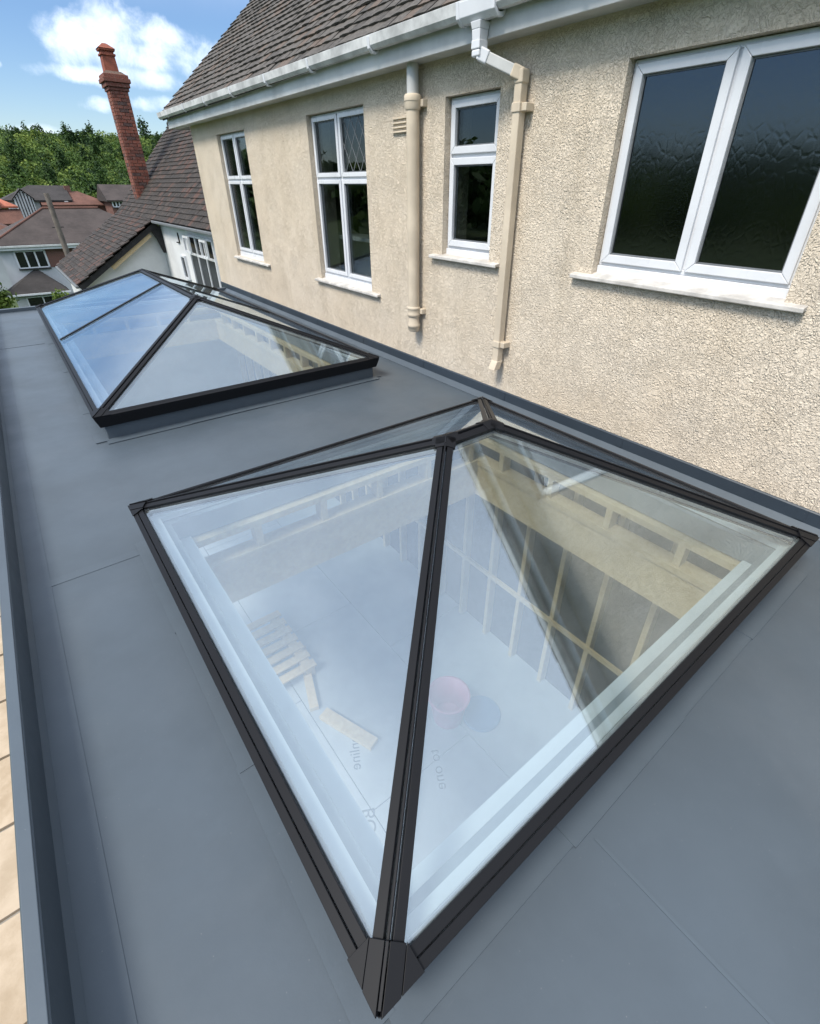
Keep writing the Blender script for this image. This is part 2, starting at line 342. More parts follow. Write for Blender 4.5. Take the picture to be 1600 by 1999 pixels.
# ================================================================== terrain
def sstep(a, b, x): t_ = np.clip((x - a) / (b - a), 0, 1); return t_ * t_ * (3 - 2 * t_)
def gz(x, y):
    x = np.asarray(x, float); y = np.asarray(y, float); r = np.hypot(x, y)
    return -3.06 - 4.1 * sstep(12, 52, r) + 20 * sstep(115, 285, r) + 1.6 * np.sin(x * .031 + 1.3) * np.cos(y * .027) * sstep(100, 200, r) + 4 * sstep(20, 120, x) * sstep(150, 260, r)
rad = np.concatenate([np.linspace(0, 60, 31), np.geomspace(63, 900, 46)]); ang = np.linspace(0, 2 * np.pi, 121)[:-1]
mb = MB(); mb.v = [(float(r * math.sin(a)), float(r * math.cos(a)), float(gz(r * math.sin(a), r * math.cos(a)))) for r in rad for a in ang]
na = len(ang); mb.f = [(i * na + j, i * na + (j + 1) % na, (i + 1) * na + (j + 1) % na, (i + 1) * na + j) for i in range(len(rad) - 1) for j in range(na)]
struct(obj('ground', mb, 'grass', smooth=True))
pv = struct(obj('paving', MB().box(-3.9, -.52, -1.6, 10.6, -3.04, -3.012), 'joint_grey'))
sm = None; k = 0
for i in range(4):
    for j in range(16):
        if sm is None:
            mbs = MB().box(-.36, .36, -.36, .36, 0, .03); sm = mesh_of('paving_slab', mbs, 'slab_stone'); fixn(sm)
        o = link(bpy.data.objects.new('slab', sm)); o.parent = pv; o.location = (-.92 - i * .75, -1.15 + j * .755, -3.010 + random.uniform(0, .004)); o.rotation_euler = (random.uniform(-.003, .003), random.uniform(-.003, .003), random.uniform(-.004, .004))

# ================================================================== the cream house
W = 3.23; HY0, HY1 = -2.4, 10.55
house = thing('house', 'cream stucco house with brown tiled roof and white windows above the flat roof', 'house', (W, 4., -3))
# window openings (y0, y1, z0, z1)
OP = dict(A=(8.18, 9.33, .70, 2.40), B=(5.05, 6.27, .69, 2.41), C=(3.19, 3.81, 1.19, 2.345), D=(.93, 2.16, 1.205, 2.365))
TOPZ = 2.60
def wall_mesh():
    mb = MB(); ys = sorted({HY0, HY1, *[v for o in OP.values() for v in o[:2]]}); zs = sorted({-3.05, TOPZ, *[v for o in OP.values() for v in o[2:]]})
    def hole(y, z): return any(o[0] < y < o[1] and o[2] < z < o[3] for o in OP.values())
    for i in range(len(ys) - 1):
        for j in range(len(zs) - 1):
            a, b, c_, d = ys[i], ys[i + 1], zs[j], zs[j + 1]
            if hole((a + b) / 2, (c_ + d) / 2): continue
            mb.add([(W, a, c_), (W, a, d), (W, b, d), (W, b, c_)], [(0, 1, 2, 3)]); mb.add([(W + .3, a, c_), (W + .3, b, c_), (W + .3, b, d), (W + .3, a, d)], [(0, 1, 2, 3)])
    for (a, b, c_, d) in OP.values():
        for q in (((a, c_), (b, c_)), ((b, c_), (b, d)), ((b, d), (a, d)), ((a, d), (a, c_))):
            (p, r), (s_, u) = q; mb.add([(W, p, r), (W + .3, p, r), (W + .3, s_, u), (W, s_, u)], [(0, 1, 2, 3)])
    return mb
obj('wall', wall_mesh(), 'stucco', house, norm=False)
RX = 7.2                                              # ridge position
def roofz(x): return 2.775 + (x - 2.97) * .888
obj('gable_wall', MB().prism([(W + .301, HY1 - .002, -3), (11.2, HY1 - .002, -3), (11.2, HY1 - .002, 2.6), (RX, HY1 - .002, roofz(RX) - .12), (W + .301, HY1 - .002, roofz(W + .3) - .12)], (0, -.28, 0)), 'stucco', house)
obj('gable_end_wall', MB().prism([(W + .301, HY0, -3), (11.2, HY0, -3), (11.2, HY0, 2.6), (RX, HY0, roofz(RX) - .12), (W + .301, HY0, roofz(W + .3) - .12)], (0, .28, 0)), 'stucco', house)
obj('rear_wall', MB().box(10.9, 11.2, HY0 + .29, HY1 - .29, -3, 2.6), 'stucco', house)
# dim rooms behind the windows
rm = MB()
rm.box(W + .301, 6.2, HY0 + .3, HY1 - .3, .28, .30); rm.box(W + .301, 6.2, HY0 + .3, HY1 - .3, 2.5, 2.52)
obj('room_floor', rm, 'room_floor', house)
rm = MB(); rm.box(6.2, 6.3, HY0 + .3, HY1 - .3, .3, 2.5)
for y in (2.7, 4.5, 7.1): rm.box(W + .302, 6.2, y, y + .1, .3, 2.5)
obj('partition', rm, 'room_wall', house)
wk = MB(); wk.box(W + .62, W + .66, 5.0, 6.9, .31, 1.15).box(W + .32, W + .68, 5.0, 6.9, 1.15, 1.19)
obj('worktop', wk, 'upvc_aged', house)
# windows ------------------------------------------------------------
def window(key, frame_z0, lights, sill, gl='window_glass', handle=None):
    y0, y1, z0, z1 = OP[key]; xo = W + .062
    mb = MB().ring(y0 + .004, y1 - .004, frame_z0, z1 - .004, .03, xo, xo + .07)
    # mullions and transoms fill between the lights
    ys = sorted({l[0] for l in lights} | {l[1] for l in lights}); zs = sorted({l[2] for l in lights} | {l[3] for l in lights})
    for a, b in zip(ys[1:-1:2], ys[2::2]): mb.box(xo + .004, xo + .066, a - .02, b + .02, frame_z0 + .03, z1 - .034)
    for a, b in zip(zs[1:-1:2], zs[2::2]): mb.box(xo + .007, xo + .063, y0 + .034, y1 - .034, a - .02, b + .02)
    mb.box(xo - .012, xo + .06, y0 + .003, y1 - .003, z0 + .002, frame_z0 - .001)
    wn = obj('window', mb, 'upvc', house, .003)
    for (a, b, c_, d, kind) in lights:
        sw = .052 if key in 'CD' else .042
        obj('sash', MB().ring(a, b, c_, d, sw, xo - .017, xo + .045), 'upvc', wn, .004)
        obj('bead', MB().ring(a + sw + .0005, b - sw - .0005, c_ + sw + .0005, d - sw - .0005, .009, xo + .004, xo + .02), 'lead', wn)
        obj('pane', MB().box(xo + .012, xo + .03, a + sw - .006, b - sw + .006, c_ + sw - .006, d - sw + .006), gl, wn)
        if kind == 'lead':
            mbl = MB(); A0, A1, B0, B1 = a + sw, b - sw, c_ + sw, d - sw; st = (A1 - A0) / 3.2; rat = 1.55
            def clip(p, q):
                t0, t1 = 0., 1.; dx, dz = q[0] - p[0], q[1] - p[1]
                for (pp, dd, lo, hi) in ((p[0], dx, A0, A1), (p[1], dz, B0, B1)):
                    if abs(dd) < 1e-9: continue
                    u0, u1 = sorted(((lo - pp) / dd, (hi - pp) / dd)); t0, t1 = max(t0, u0), min(t1, u1)
                return None if t1 - t0 < .02 else ((p[0] + dx * t0, p[1] + dz * t0), (p[0] + dx * t1, p[1] + dz * t1))
            for kk in range(-8, 14):
                for sgn in (1, -1):
                    p = (A0 + kk * st, B0); q = (A0 + kk * st + sgn * (B1 - B0) / rat, B1); s_ = clip(p, q)
                    if s_: mbl.beam((xo + .0105 - sgn * .001, *s_[0]), (xo + .0105 - sgn * .001, *s_[1]), .007, .003, (1, 0, 0))
            obj('leading', mbl, 'lead', wn)
        if kind == 'handle':
            obj('handle', MB().box(xo + .046, xo + .07, a + .012, a + .04, (c_ + d) / 2 - .1, (c_ + d) / 2 + .03), 'upvc', wn, .004)
    s0, s1, sz = sill
    obj('sill', MB().prism([(W + .061, s0, sz - .012), (W + .061, s0, sz + .035), (W - .050, s0, sz + .014), (W - .050, s0, sz - .010), (W - .040, s0, sz - .014), (W - .040, s0, sz - .004)], (0, s1 - s0, 0)), 'sill_paint', wn, .004)
    return wn
def four(y0, y1, z0, zt, z1, kinds):
    ym = (y0 + y1) / 2
    return [(y0 + .03, ym - .012, z0, zt - .012, kinds[0]), (ym + .012, y1 - .03, z0, zt - .012, kinds[1]), (y0 + .03, ym - .012, zt + .012, z1, kinds[2]), (ym + .012, y1 - .03, zt + .012, z1, kinds[3])]
window('A', .765, four(8.18, 9.33, .79, 1.805, 2.375, ('', '', '', '')), (7.93, 9.40, .672))
window('B', .755, four(5.05, 6.27, .78, 1.805, 2.385, ('handle', '', 'lead', '')), (4.87, 6.38, .668))
window('C', 1.245, [(3.215, 3.785, 1.265, 1.935, ''), (3.215, 3.785, 1.962, 2.32, '')], (3.06, 3.95, 1.165))
window('D', 1.265, [(.955, 1.537, 1.285, 2.34, ''), (1.556, 2.135, 1.285, 2.34, '')], (.815, 2.31, 1.182), 'obscure_glass')
# eaves -----------------------------------------------------------------
EY0, EY1 = -2.6, 11.15
obj('soffit', MB().box(3.063, W + .01, EY0, EY1 - .02, 2.585, 2.597), 'upvc_aged', house)
obj('fascia', MB().box(3.042, 3.062, EY0, EY1, 2.572, 2.77), 'upvc_aged', house, .004)
obj('eaves_box_end', MB().prism([(3.064, EY1 - .018, 2.575), (3.40, EY1 - .018, 2.575), (3.40, EY1 - .018, 2.95), (3.064, EY1 - .018, 2.76)], (0, .02, 0)), 'upvc_aged', house, .003)
def sweep_y(prof, y0, y1, mb, zf=lambda y: 0):
    a = [(x, y0, z + zf(y0)) for x, z in prof]
    n = len(prof); b = [(x, y1, z + zf(y1)) for x, z in prof]
    return mb.add(a + b, [tuple(range(n)), tuple(range(2 * n - 1, n - 1, -1))] + [(i, i + n, (i + 1) % n + n, (i + 1) % n) for i in range(n)])
fall = lambda y: max(0, y - 3.1) * .006
def gprof(o):   # outer offset o
    out = [(3.038, 2.752), (3.035 + o * .3, 2.69 - o), (3.012, 2.664 - o), (2.968, 2.662 - o), (2.942 - o, 2.688 - o * .6), (2.934 - o, 2.752 + o)]
    inn = [(2.9415, 2.752 + o), (2.949, 2.694), (2.971, 2.672), (3.009, 2.673), (3.027, 2.695), (3.03, 2.752)]
    return out + inn
gut = obj('gutter', sweep_y(gprof(0), EY0, 11.28, MB(), fall), 'upvc_grimy', house, .002)
obj('end_cap', sweep_y(gprof(.003)[:6], 11.281, 11.295, MB(), fall), 'upvc_grimy', gut)
for y in (10.75, 9.75, 8.75, 7.7, 6.6, 5.55, 4.45, 2.35, 1.2):
    obj('bracket', sweep_y(gprof(.006), y, y + .035, MB(), fall), 'upvc', gut, .002)
un = obj('outlet', sweep_y(gprof(.008), 3.03, 3.36, MB(), fall), 'upvc', gut, .003)
for y in (3.0, 3.335): obj('union_clip', sweep_y(gprof(.014), y, y + .03, MB(), fall), 'upvc', gut, .003)
# square downpipe with swan neck
dp = MB().box(3.137, 3.203, 2.905, 2.971, .40, 2.335)
pipe = obj('downpipe', dp, 'cream_plastic', house, .006)
mbt = MB(); zt = [(.048, 2.655), (.040, 2.615), (.036, 2.56)]
for (r0, z0_), (r1, z1_) in zip(zt[:-1], zt[1:]):
    mbt.hexa([(2.995 - r1, 3.19 - r1, z1_), (2.995 + r1, 3.19 - r1, z1_), (2.995 + r1, 3.19 + r1, z1_), (2.995 - r1, 3.19 + r1, z1_), (2.995 - r0, 3.19 - r0, z0_), (2.995 + r0, 3.19 - r0, z0_), (2.995 + r0, 3.19 + r0, z0_), (2.995 - r0, 3.19 + r0, z0_)])
obj('outlet_spout', mbt, 'upvc', pipe, .004)
obj('spout_collar', MB().box(2.955, 3.035, 3.15, 3.23, 2.515, 2.562), 'upvc', pipe, .005)
NA, NB_ = Vector((2.995, 3.19, 2.495)), Vector((3.17, 2.94, 2.375))
dn = (NB_ - NA).normalized()
obj('neck', MB().beam(NA + dn * .02, NB_ - dn * .02, .064, .064), 'upvc_aged', pipe, .006)
obj('elbow', MB().box(2.957, 3.033, 3.152, 3.228, 2.475, 2.514).beam(NA + Vector((0, 0, .002)), NA + dn * .075, .077, .077), 'upvc', pipe, .01, seg=3)
obj('elbow', MB().beam(NB_ - dn * .07, NB_ + dn * .015, .077, .077).box(3.131, 3.209, 2.899, 2.977, 2.325, 2.405), 'cream_plastic', pipe, .01, seg=3)
for z in (2.17, .53): obj('bracket', MB().box(3.130, 3.210, 2.898, 2.978, z, z + .055).box(3.150, W + .004, 2.855, 2.905, z + .004, z + .051), 'cream_plastic', pipe, .005)
obj('shoe', MB().hexa([(3.10, 2.90, .335), (3.175, 2.90, .335), (3.175, 2.976, .335), (3.10, 2.976, .335), (3.133, 2.901, .412), (3.207, 2.901, .412), (3.207, 2.975, .412), (3.133, 2.975, .412)]), 'cream_plastic', pipe, .006)
# round soil pipe
SXp, SYp = 3.15, 4.145
soil = obj('soil_pipe', MB().lathe(SXp, SYp, [(.056, .60), (.056, 2.345)], 32), 'cream_plastic', house, smooth=True)
soil.data.polygons.foreach_set('use_smooth', np.array([len(p.vertices) == 4 for p in soil.data.polygons]))
def smo(o):
    o.data.polygons.foreach_set('use_smooth', np.array([len(p.vertices) == 4 for p in o.data.polygons])); return o
smo(obj('upper_pipe', MB().lathe(SXp, SYp, [(.050, 2.37), (.050, 2.584)], 32), 'upvc_aged', soil))
smo(obj('socket', MB().lathe(SXp, SYp, [(.062, 2.28), (.070, 2.30), (.070, 2.335), (.074, 2.337), (.074, 2.372), (.066, 2.384), (.052, 2.388)], 32), 'cream_plastic', soil, .002))
smo(obj('socket', MB().lathe(SXp, SYp, [(.058, .585), (.067, .592), (.067, .612), (.063, .62), (.063, .655), (.068, .662), (.068, .675), (.057, .685)], 32), 'cream_plastic', soil))
smo(obj('pipe_end', MB().lathe(SXp, SYp, [(.048, .435), (.058, .45), (.060, .478), (.066, .482), (.066, .505), (.058, .515), (.054, .60)], 32), 'cream_plastic', soil))
for z in (2.30, .615): obj('bracket', MB().box(SXp + .03, W + .004, SYp - .10, SYp - .05, z, z + .05), 'cream_plastic', soil, .004)
# air vent
vent = obj('air_vent', MB().box(W - .008, W + .02, 4.30, 4.555, 2.135, 2.285), 'stucco', house, .003)
for i in range(4):
    z = 2.15 + i * .033
    obj('louvre', MB().prism([(W - .009, 4.315, z), (W - .009, 4.315, z + .010), (W - .024, 4.315, z + .004), (W - .024, 4.315, z - .004)], (0, .225, 0)), 'cream_plastic', vent)
# roof ------------------------------------------------------------------
roof = obj('roof', MB().prism([(2.985, EY0, roofz(2.985) - .03), (RX, EY0, roofz(RX) - .03), (11.4, EY0, roofz(2.985) - .03), (11.4, EY0, roofz(2.985) - .1), (RX, EY0, roofz(RX) - .1), (2.985, EY0, roofz(2.985) - .1)], (0, 11.2 - EY0, 0)), 'tile_main', house)
TL_N = 8
def tile_meshes(prefix, wd, ln, th, lift, mat, n=TL_N):
    res = []
    for k in range(n):
        mb = MB(); xs = (-wd / 2, 0, wd / 2); cam_ = .0035 + random.uniform(-.001, .002)
        tp = [(x, yy, (lift if yy == 0 else .0) + (cam_ if x == 0 else 0) + zz) for zz in (0, th) for yy in (0, ln) for x in xs]
        # index: 0-2 low tail,3-5 low head,6-8 top tail,9-11 top head
        mb.add(tp, [(6, 7, 10, 9), (7, 8, 11, 10), (1, 0, 3, 4), (2, 1, 4, 5), (0, 1, 7, 6), (1, 2, 8, 7), (0, 6, 9, 3), (2, 5, 11, 8)], tone=min(1, max(0, random.gauss(.5, .24))) if k else 1.)
        me = mesh_of(prefix, mb, mat); res.append(me)
    return res
def lay_tiles(parent, ex, es, en, origin, n_rows, n_cols, gauge, pitch, meshes, jit, limit, fieldname, inside=None, keepfn=None):
    """tiles from origin: columns run along ex, rows up es; the largest in view become parts of their own"""
    rot = Matrix((ex, es, en)).transposed(); pl = wloc(parent); cand = []
    for r in range(n_rows):
        for c_ in range(n_cols + (r % 2)):
            off = -.5 * (r % 2)
            P = origin + ex * ((c_ + .5 + off) * pitch + random.gauss(0, jit * .4)) + es * (r * gauge + random.gauss(0, jit * .35)) + en * random.gauss(0.002, jit * .15)
            if inside and not inside(P): continue
            q = project(P); vis = q and -40 < q[0] < 1640 and -40 < q[1] < 2040 and (keepfn is None or keepfn(P))
            rt = rot @ Matrix.Rotation(random.gauss(0, .012), 3, 'Z') @ Matrix.Rotation(random.gauss(0, .010), 3, 'X') @ Matrix.Rotation(random.gauss(0, .012), 3, 'Y')
            me = random.choice(meshes) if random.random() > .03 else meshes[0]
            cand.append((q[2] if vis else 1e6, P, rt, me))
    cand.sort(key=lambda t_: t_[0]); mbf = MB()
    cache = {m_.name: ([v.co.copy() for v in m_.vertices], [tuple(p.vertices) for p in m_.polygons], m_.attributes['tone'].data[0].value) for m_ in meshes}
    for i, (d, P, rt, me) in enumerate(cand):
        if i < limit and d < 1e5:
            o = link(bpy.data.objects.new('tile', me)); o.parent = parent; o.matrix_local = Matrix.Translation(P - pl) @ rt.to_4x4()
        else:
            vs_, fs_, tn = cache[me.name]; mbf.add([P + rt @ v for v in vs_], fs_, min(1, max(0, tn + random.gauss(0, .06))))
    stuff(obj(fieldname, mbf, meshes[0].materials[0].name, parent, norm=False))
sl_ = Vector((1, 0, .888)).normalized(); nl = Vector((-.888, 0, 1)).normalized()
lay_tiles(roof, Vector((0, 1, 0)), sl_, nl, Vector((2.975, EY0, roofz(2.975) - .024)), 42, 83, .138, .166, tile_meshes('roof_tile', .163, .21, .017, .024, 'tile_main'), .012, 300, 'tile_field')
obj('ridge_capping', MB().cyl((RX, EY0, roofz(RX) - .04), (RX, 11.2, roofz(RX) - .04), .12, n=14), 'tile_main', roof)

# ================================================================== flat-roofed extension
ext = thing('extension', 'single storey extension with a flat grey membrane roof below the cream wall', 'extension', (1.4, 5, -3))
XP, RY0, RY1 = -.455, -1.5, 10.26
RLS = [dict(x0=.10, x1=2.785, y0=.265, y1=2.715), dict(x0=.14, x1=2.725, y0=4.19, y1=9.22)]
ZE, ZR = .20, .735
def deck():
    mb = MB(); hs = [(r['x0'] + .10, r['x1'] - .10, r['y0'] + .10, r['y1'] - .10) for r in RLS]
    xs = sorted({XP, W, *[v for h_ in hs for v in h_[:2]]}); ys = sorted({RY0, RY1, *[v for h_ in hs for v in h_[2:]]})
    for i in range(len(xs) - 1):
        for j in range(len(ys) - 1):
            cx, cy_ = (xs[i] + xs[i + 1]) / 2, (ys[j] + ys[j + 1]) / 2
            if any(h_[0] < cx < h_[1] and h_[2] < cy_ < h_[3] for h_ in hs): continue
            for z, o in ((0, 1), (-.03, -1)):
                q = [(xs[i], ys[j], z), (xs[i + 1], ys[j], z), (xs[i + 1], ys[j + 1], z), (xs[i], ys[j + 1], z)]; mb.add(q[::o], [(0, 1, 2, 3)])
    return mb
dk = obj('roof_deck', deck(), 'membrane', ext, norm=False)
# membrane laps: thin welded sheets
def seam(P, Q, wd=.05, z=.0035):
    P = Vector((*P, 0)); Q = Vector((*Q, 0)); d = (Q - P).normalized(); u = Vector((-d.y, d.x, 0))
    return obj('seam', MB().strip(P, Q, u, (0, 0, 1), -wd / 2, wd / 2, .0005, z), 'membrane_lap', dk)
seam((XP + .005, 2.58), (.06, 2.58), .06, .0022); seam((XP + .005, 7.85), (.06, 7.85)); seam((.85, .20), (.85, RY0 + .1), .012, .002); seam((XP + .005, -.55), (.8, -.55))
# kerbs under the rooflights, dressed in membrane, with a welded skirt on the deck
def rect_ring(mb, x0, x1, y0, y1, wd, z0, z1):
    mb.box(x0, x1, y0, y0 + wd, z0, z1).box(x0, x1, y1 - wd, y1, z0, z1).box(x0, x0 + wd, y0 + wd, y1 - wd, z0, z1).box(x1 - wd, x1, y0 + wd, y1 - wd, z0, z1); return mb
for r in RLS:
    x0, x1, y0, y1 = r['x0'] + .05, r['x1'] - .05, r['y0'] + .05, r['y1'] - .05
    kb = obj('kerb', rect_ring(MB(), x0, x1, y0, y1, .055, .002, .118), 'membrane', ext, .006)
    # skirt in separate sheets with laps
    for s_ in range(2):
        n = max(2, int((x1 - x0) / .62)); st = (x1 - x0) / n
        for i in range(n):
            yy = (y0 - .085, y0 - .001) if s_ == 0 else (y1 + .001, y1 + .085)
            obj('skirt', MB().box(x0 + i * st - .02, x0 + (i + 1) * st - .002 + (.02 if i % 2 else 0), yy[0] - random.uniform(0, .012), yy[1], .0042 + .001 * (i % 2), .0075 + .0025 * (i % 2)), 'membrane_lap', kb)
        n = max(2, int((y1 - y0) / .62)); st = (y1 - y0) / n
        for i in range(n):
            xx = (x0 - .085, x0 - .001) if s_ == 0 else (x1 + .001, x1 + .085)
            obj('skirt', MB().box(xx[0] - random.uniform(0, .012), xx[1], y0 + i * st - .03, y0 + (i + 1) * st - .002 + (.02 if i % 2 else 0), .0046 + .001 * (i % 2), .0086 + .0025 * (i % 2)), 'membrane_lap', kb)
    obj('kerb_timber', rect_ring(MB(), x0 + .057, x1 - .057, y0 + .057, y1 - .057, .04, -.02, .112), 'foil_grey', kb)
# parapet upstand along the outer edge
par = obj('parapet', MB().prism([(XP, RY0, .0), (XP, RY0, .168), (XP - .004, RY0, .172), (XP - .03, RY0, .172), (XP - .03, RY0, -.2), (XP, RY0, -.2)], (0, RY1 - RY0, 0)), 'membrane', ext)
for i, (a, b) in enumerate(((RY0, 4.35), (4.353, 7.4), (7.403, RY1))):
    obj('edge_trim', MB().prism([(XP - .003, a, .1725), (XP - .003, a, .177), (XP - .036, a, .177), (XP - .041, a, .169), (XP - .041, a, .02), (XP - .036, a, .02), (XP - .036, a, .1725)], (0, b - a, 0)), 'flashing_mat' if False else 'membrane_lap', par, .002)
obj('base_lap', MB().box(XP + .002, XP + .11, RY0, RY1, .0005, .002), 'membrane_lap', par)
obj('cant_fillet', MB().prism([(XP, RY0, .004), (XP + .018, RY0, .004), (XP, RY0, .022)], (0, RY1 - RY0, 0)), 'membrane', par)
obj('far_trim', MB().prism([(XP - .03, RY1, .0), (XP - .03, RY1, .05), (XP - .03, RY1 + .05, .055), (XP - .03, RY1 + .055, -.12), (XP - .03, RY1, -.12)], (W - XP, 0, 0)), 'membrane', ext)
# flashing against the house
fl = obj('wall_flashing', MB().prism([(W - .001, RY0, .0), (W - .016, RY0, .0), (W - .016, RY0, .122), (W - .010, RY0, .130), (W - .001, RY0, .130)], (0, HY1 - RY0, 0)), 'flashing_mat', ext, .002)
obj('flashing_fillet', MB().prism([(W - .017, RY0, .003), (W - .075, RY0, .003), (W - .060, RY0, .014), (W - .017, RY0, .045)], (0, RY1 - RY0, 0)), 'membrane', fl, .004)
for y in np.arange(.4, 10.3, 1.22): obj('flashing_joint', MB().box(W - .0195, W - .0165, y, y + .05, .05, .121), 'flashing_mat', fl)
# walls and inside
mbw = MB().box(XP - .03, XP + .25, RY0, RY1, -.55, -.205)
for a, b in ((RY0, -.6), (3.6, 4.6), (8.8, RY1)): mbw.box(XP - .03, XP + .25, a, b, -3.05, -.551)  # unseen door gaps between the piers, added to let daylight into the room
obj('outer_wall', mbw, 'stucco', ext)
obj('far_wall', MB().box(XP + .251, W - .04, RY1 - .2, RY1 - .002, -3.05, -.14), 'plaster_grey', ext)
obj('near_wall', MB().box(XP + .251, W - .04, RY0 + .002, RY0 + .2, -3.05, -.04), 'plaster_grey', ext)
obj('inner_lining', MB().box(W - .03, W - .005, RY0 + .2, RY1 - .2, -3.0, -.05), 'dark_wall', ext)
FZ = -2.9
flo = obj('floor', MB().box(XP + .252, W - .035, RY0 + .201, RY1 - .201, -3.0, FZ - .05), 'plaster_grey', ext)
bi = 0
for i in range(3):
    for j in range(5):
        x0 = XP + .26 + i * 1.145; y0 = RY0 + .21 + j * 2.27 + (.9 if i == 1 else 0)
        if y0 + 2.26 > RY1 - .2 + .01: y1 = RY1 - .205
        else: y1 = y0 + 2.262
        if y1 - y0 < .2: continue
        obj('insulation_board', MB().box(x0, min(x0 + 1.137, W - .04), y0, y1, FZ - .048, FZ), 'board_foil', flo)
def text_mesh(txt, loc, size, rz, parent, mirror=True):
    cu = bpy.data.curves.new('print', 'FONT'); cu.body = txt; cu.size = size; cu.extrude = .0004
    to = link(bpy.data.objects.new('tmp', cu)); dg = bpy.context.evaluated_depsgraph_get(); me = bpy.data.meshes.new_from_object(to.evaluated_get(dg))
    bpy.data.objects.remove(to); me.materials.clear(); me.materials.append(M['print_ink'])
    o = link(bpy.data.objects.new('printed_words', me)); o.parent = parent; l = wloc(parent)
    o.matrix_local = Matrix.Translation(Vector(loc) - l) @ Matrix.Rotation(rz, 4, 'Z') @ Matrix.Diagonal((-1 if mirror else 1, 1, 1, 1)); return o
for (tx, x, y, s_) in (('BONDip', .98, 1.9, .16), ('plumue', .80, 2.35, .15), ('online', 1.22, 2.55, .14), ('olin', .86, 3.1, .12), ('plue', .75, 3.45, .12), ('to one', 1.75, 1.95, .14)):
    text_mesh(tx, (x, y, FZ + .0015), s_, R(62), flo)
# trimmer ladder frames and beams round each opening
for r in RLS:
    x0, x1, y0, y1 = r['x0'] + .15, r['x1'] - .15, r['y0'] + .15, r['y1'] - .15; T = .045
    bm_ = obj('trimmer_beam', rect_ring(MB(), x0 - .03, x1 + .03, y0 - .03, y1 + .03, .075, -.575, -.275), 'timber', ext)
    obj('plate', rect_ring(MB(), x0 - .06, x1 + .06, y0 - .06, y1 + .06, .12, -.273, -.228), 'timber', bm_)
    obj('plate', rect_ring(MB(), x0 - .045, x1 + .045, y0 - .045, y1 + .045, .09, -.075, -.032), 'timber', bm_)
    for y in np.arange(y0 + .35, y1 - .05, .49):
        for xx in (x0 - .045, x1 - .045): obj('stub', MB().box(xx, xx + .09, y, y + T, -.227, -.076), 'timber', bm_)
    for x in np.arange(x0 + .42, x1 - .05, .455):
        for yy in (y0 - .045, y1 - .045): obj('stub', MB().box(x, x + T, yy, yy + .09, -.227, -.076), 'timber', bm_)
    obj('joist', MB().box(x1 + .2, x1 + .245, y0 - .2, y1 + .2, -.18, -.034), 'timber', bm_)
    obj('joist', MB().box(x0 - .2, x1 + .19, y1 + .2, y1 + .245, -.18, -.034), 'timber', bm_)
    # pale lining boards on the two sides nearest the garden
    obj('lining_board', MB().box(x0 - .005, x0 + .075, y0 - .005, y1 + .005, -.028, -.008), 'frame_inner', bm_)
    obj('lining_board', MB().box(x0 + .0755, x1 + .005, y0 - .005, y0 + .075, -.028, -.008), 'frame_inner', bm_)
for y in np.arange(.10, 10., .43): obj('stud', MB().box(3.105, 3.198, y, y + .045, FZ, -.30), 'timber', ext)
obj('noggin', MB().box(3.10, 3.1045, RY0 + .3, RY1 - .3, -1.96, -1.91).box(3.08, 3.0995, RY0 + .3, RY1 - .3, -1.965, -1.915), 'timber', ext)

